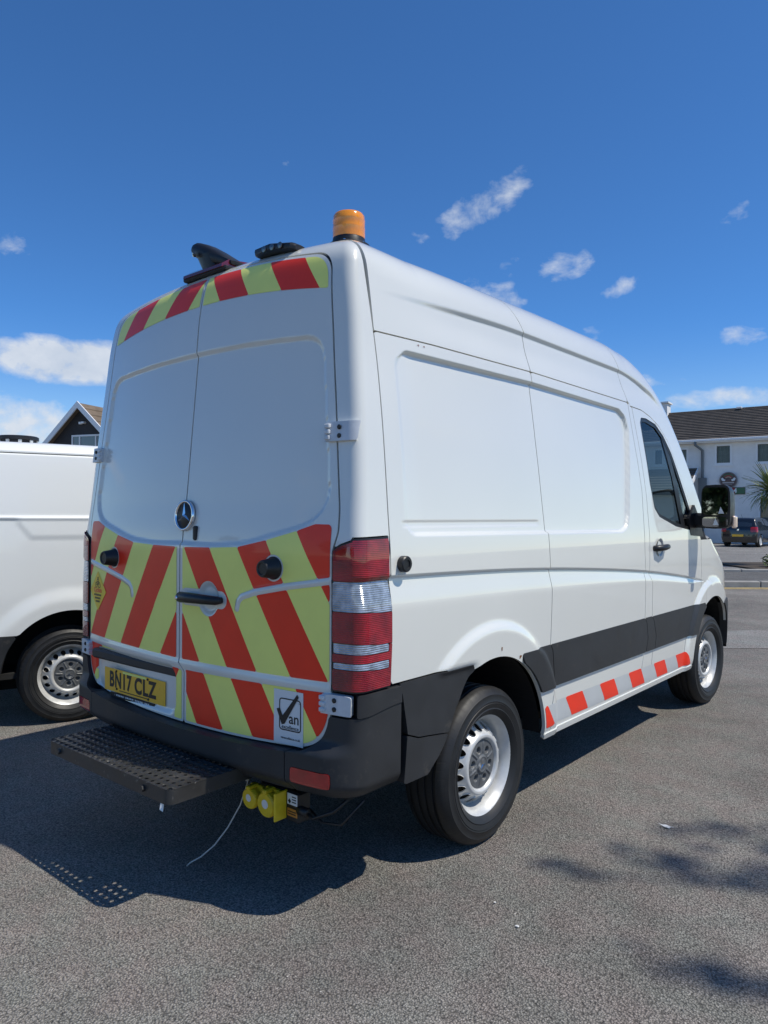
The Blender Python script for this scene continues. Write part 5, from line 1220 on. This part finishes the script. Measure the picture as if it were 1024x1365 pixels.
for sg__ in (-1, 1):
    for k in range(nC):
        f0, f1 = 1 - k / nC, 1 - (k + 1) / nC; q_ = lambda f: (sg__ * (hwid + .36) * f, hz + (ez - .36 - hz) * f)
        a0, b0 = q_(f0); a1, b1 = q_(f1); MB().add([(a0, -.29, b0 + .01), (a0, dep + .2, b0 + .01), (a0, dep + .2, b0 + .06), (a0, -.29, b0 + .06), (a1, dep + .2, b1 + .01), (a1, -.29, b1 + .01)], [(0, 1, 2, 3), (3, 2, 4, 5)]).build('tile_course', TIL2, rf2)
    MB().add([(0, -.36, hz + .07), (sg__ * (hwid + .36), -.36, ez - .29), (sg__ * (hwid + .36), -.36, ez - .54), (0, -.36, hz - .20), (0, -.305, hz + .07), (sg__ * (hwid + .36), -.305, ez - .29), (sg__ * (hwid + .36), -.305, ez - .54), (0, -.305, hz - .20)], [(0, 1, 2, 3), (4, 5, 1, 0), (3, 2, 6, 7), (7, 6, 5, 4)]).build('barge_board', UPVC, GH)
wx0, wx1, wz0, wz1 = -.55, 1.05, 3.35, 4.75
f = MB(); f.box(wx0, wx1, -.05, -.003, wz1 - .07, wz1); f.box(wx0, wx1, -.05, -.003, wz0, wz0 + .07)
for xx in (wx0, wx0 + .38, wx1 - .40, wx1 - .06): f.box(xx, xx + .06, -.052, -.003, wz0, wz1)
wo = f.build('window', UPVC, GH)
for xa, xb in ((wx0 + .06, wx0 + .38), (wx0 + .44, wx1 - .40), (wx1 - .34, wx1 - .06)): MB().add([(xa, -.02, wz0 + .07), (xb, -.02, wz0 + .07), (xb, -.02, wz1 - .07), (xa, -.02, wz1 - .07)], [(0, 1, 2, 3)]).build('pane', mat('house_pane', (.12, .15, .16), .05, coat=1.), wo)
m = MB(); m.box(-.14, -.02, -.12, -.003, 5.18, 5.28, .01); m.box(.02, .16, -.16, -.003, 5.20, 5.28, .01); m.box(-.02, .02, -.10, -.003, 5.22, 5.25); m.build('security_light', UPVC, GH)

# ================================================================== palm, shrubs, shade tree
LEAFP = mat('palm_leaf', (.15, .19, .06), .55, var=.4, vscale=2.5); TRK = mat('bark', (.10, .075, .05), .9, var=.3, vscale=9, bump=.8, bscale=30)
pp = FR(10.72, 20.2); PT = empty('cordyline_palm', (pp[0], pp[1], .14)); tag(PT, 'spiky cordyline palm in the planting bed beside the pavement', 'palm')
MB().tube([(0, 0, -.1), (.03, 0, .6), (-.02, .03, 1.3), (.02, 0, 2.0)], [.10, .085, .08, .07], 12).build('trunk', TRK, PT, smooth=True)
proto = []
for bend in (.15, .45, .8, 1.15):
    V = []; Fs = []; n_ = 7
    for k in range(n_):
        t_ = k / (n_ - 1); a = bend * t_ * 1.3; xx = .98 * t_ * (1 - .25 * bend * t_); zz_ = .98 * (.10 * t_ - bend * .42 * t_ * t_); w_ = .036 * (1 - t_) ** .6 * (0.55 + 1.2 * t_ if t_ < .35 else 1)
        V += [(xx, -w_, zz_ + .006), (xx, 0, zz_), (xx, w_, zz_ + .006)]
    for k in range(n_ - 1): b = 3 * k; Fs += [(b, b + 3, b + 4, b + 1), (b + 1, b + 4, b + 5, b + 2)]
    proto.append((V, Fs))
pm = [None] * 4
r4_ = random.Random(11)
for k in range(150):
    el_ = math.asin(r4_.uniform(-.55, .98)); j = 3 if el_ < -.1 else (2 if el_ < .3 else (1 if el_ < .8 else 0))
    if pm[j] is None: o = mesh_obj('leaf', *proto[j], LEAFP, PT); pm[j] = o
    else: o = pm[j].copy(); link(o, PT)
    sc_ = r4_.uniform(.8, 1.12); o.scale = (sc_, sc_, sc_); o.location = (.02, 0, 2.0 + r4_.uniform(-.12, .08)); o.rotation_euler = (r4_.uniform(-.3, .3), -el_ - (.25 if j > 1 else 0), r4_.uniform(0, 2 * PI))
def leaf_cloud(n, blobs, size, rr, zmin=0.):
    V = []; Fs = []
    for k in range(n):
        c, rad = rr.choice(blobs)
        while True:
            d_ = np.array([rr.uniform(-1, 1) for _ in range(3)])
            if d_ @ d_ < 1: break
        d_ *= (.55 + .45 * rr.random()) ** .5 if rr.random() < .7 else 1
        p = np.array(c) + d_ * np.array(rad)
        if p[2] < zmin: continue
        u_ = np.array([rr.gauss(0, 1) for _ in range(3)]); u_ /= np.linalg.norm(u_); w_ = np.cross(u_, [rr.gauss(0, 1), rr.gauss(0, 1), rr.gauss(0, 1)]); w_ /= np.linalg.norm(w_) + 1e-9
        s_ = size * rr.uniform(.6, 1.3); b = len(V); V += [p - u_ * s_, p + w_ * s_ * .42, p + u_ * s_, p - w_ * s_ * .42]; Fs.append((b, b + 1, b + 2, b + 3))
    return V, Fs
LEAF1 = mat('shrub_leaf', (.11, .17, .045), .6, var=.5, vscale=3.); LEAF2 = mat('tree_leaf', (.05, .09, .025), .6, var=.4, vscale=1.5)
for k, (a, b, n_, h_, w_, lab) in enumerate(((10.35, 19.3, 420, .42, .38, 'low bushy shrub at the pavement end of the planting bed'), (10.95, 19.2, 420, .55, .35, 'taller leafy shrub in front of the palm trunk'), (10.2, 18.75, 260, .20, .42, 'bright ground-hugging plant spilling over the bed kerb'), (11.6, 19.5, 420, .5, .5, 'rounded shrub behind the palm towards the car park'))):
    p = FR(a, b); o = empty('shrub', (p[0], p[1], .15)); tag(o, lab, 'shrub', 'shrubs in the planting bed')
    V, Fs = leaf_cloud(n_, [((0, 0, h_ * .5), (w_, w_, h_ * .55)), ((w_ * .3, .1, h_ * .65), (w_ * .6, w_ * .6, h_ * .5))], .055, random.Random(20 + k), .0)
    fo = mesh_obj('foliage', V, Fs, LEAF1, o); fo['kind'] = 'stuff'
    st = MB()
    for j in range(5): st.tube([(0, 0, -.05), (random.uniform(-.5, .5) * w_, random.uniform(-.5, .5) * w_, h_ * .8)], [.012, .005], 6)
    st.build('stem', TRK, o)
def big_tree(name, label, group, loc, blobs, n, size, seed, th_=4., rad=.16):
    o = empty(name, loc); tag(o, label, 'tree', group); rr = random.Random(seed); m = MB()
    m.tube([(0, 0, -.1), (.05, .03, th_ * .5), (0, 0, th_)], [rad, rad * .8, rad * .6], 12)
    m.build('trunk', TRK, o, smooth=True); cr_ = MB()
    for (c, rd), n_ in blobs:
        l = MB(); l.tube([(0, 0, th_ * rr.uniform(.6, .95)), (c[0] * .5, c[1] * .5, th_ + (c[2] - th_) * .6), c], [rad * .35, rad * .14, rad * .04], 7); l.build('limb', TRK, o, smooth=True)
        cr_.add(*leaf_cloud(n_, [(c, rd)], size, rr))
    f_ = cr_.build('crown', LEAF2, o); f_['kind'] = 'stuff'
    return o
rr_ = random.Random(31)
# shade tree right of the van: its outer boughs throw the dappled shade on the road
def bough(px_, py_, h, r_): return ((px_ + .57 * h, py_ + .25 * h, h), r_)
tx, ty = 11.4, 5.8
bl_w = [(bough(1.95, 1.72, 11.6, (.42, .26, .5)), 60), (bough(1.72, 1.30, 11.2, (.34, .12, .3)), 34), (bough(2.15, 1.42, 11.0, (.36, .16, .4)), 46), (bough(1.36, .97, 10.6, (.20, .07, .2)), 12), (bough(2.02, .62, 10.6, (.26, .10, .3)), 24), (bough(2.5, .75, 10.8, (.4, .25, .4)), 60),
        (bough(2.8, 1.9, 11.8, (.6, .6, .7)), 200), (bough(3.4, 1.4, 11.2, (.8, .7, .8)), 350), (bough(3.6, 2.8, 11.4, (.9, .9, 1.)), 400), (bough(4.6, 2.2, 12.2, (1.2, 1.1, 1.2)), 600), (bough(4.4, .6, 11.0, (.9, .8, .9)), 400), (bough(5.6, 2.6, 11.6, (1.2, 1.2, 1.3)), 700), (bough(5.2, 1.0, 10.4, (1., 1., 1.)), 500)]
big_tree('shade_tree', 'broad leafy tree on the driver side of the high-roof van, shading the road', None, (tx, ty, 0), [(((c[0] - tx, c[1] - ty, c[2]), r_), n_) for (c, r_), n_ in bl_w], None, .085, 41, 7.6, .24)
for k, (px_, py_, s_, lab) in enumerate(((-22, -20, .8, 'small dark tree at the far end of the row behind the vans'), (-12, -27, .9, 'rounded dark tree in the row behind the vans'), (2.0, -26, .8, 'dark tree straight behind the high-roof van'), (9, -28, .9, 'broad dark tree in the row beyond the driver side'), (-31, -9, .75, 'lone dark tree beyond the low white van'))):
    bl3 = [((rr_.uniform(-2, 2) * s_, rr_.uniform(-2, 2) * s_, rr_.uniform(2.6, 4.6) * s_), (1.7 * s_, 1.7 * s_, 1.3 * s_)) for _ in range(8)]
    big_tree('roadside_tree', lab, 'trees across the road', (px_, py_, 0), [(b_, 260) for b_ in bl3], None, .26, 50 + k, 2.6 * s_, .22)
# scraps lying on the road
PSC = mat('paper_scrap', (.78, .77, .74), .7)
for (px_, py_, L_, lab, sd2) in ((1.524, 1.654, .028, 'torn white paper scrap on the road near the dappled shade', 1), (1.411, .454, .010, 'tiny white crumb of paper on the road behind the rear wheel', 2), (1.264, .541, .007, 'small pale chip lying on the road beside the rear tyre', 3)):
    rr2 = random.Random(sd2); n_ = 9; o = empty('paper_scrap', (px_, py_, .004)); tag(o, lab, 'litter')
    ring = [(L_ * (1 if j % 2 else .55) * rr2.uniform(.6, 1.1) * math.cos(2 * PI * j / n_) * (1.6 if L_ > .02 else 1), L_ * .5 * rr2.uniform(.5, 1.2) * math.sin(2 * PI * j / n_), rr2.uniform(.0, .3) * L_) for j in range(n_)]
    m = MB(); V = [(a, b, c) for a, b, c in ring] + [(a, b, c + .002) for a, b, c in ring]; m.add(V, [tuple(range(n_))[::-1], tuple(range(n_, 2 * n_))] + [(j, (j + 1) % n_, n_ + (j + 1) % n_, n_ + j) for j in range(n_)]); m.build('crumpled_sheet', PSC, o)
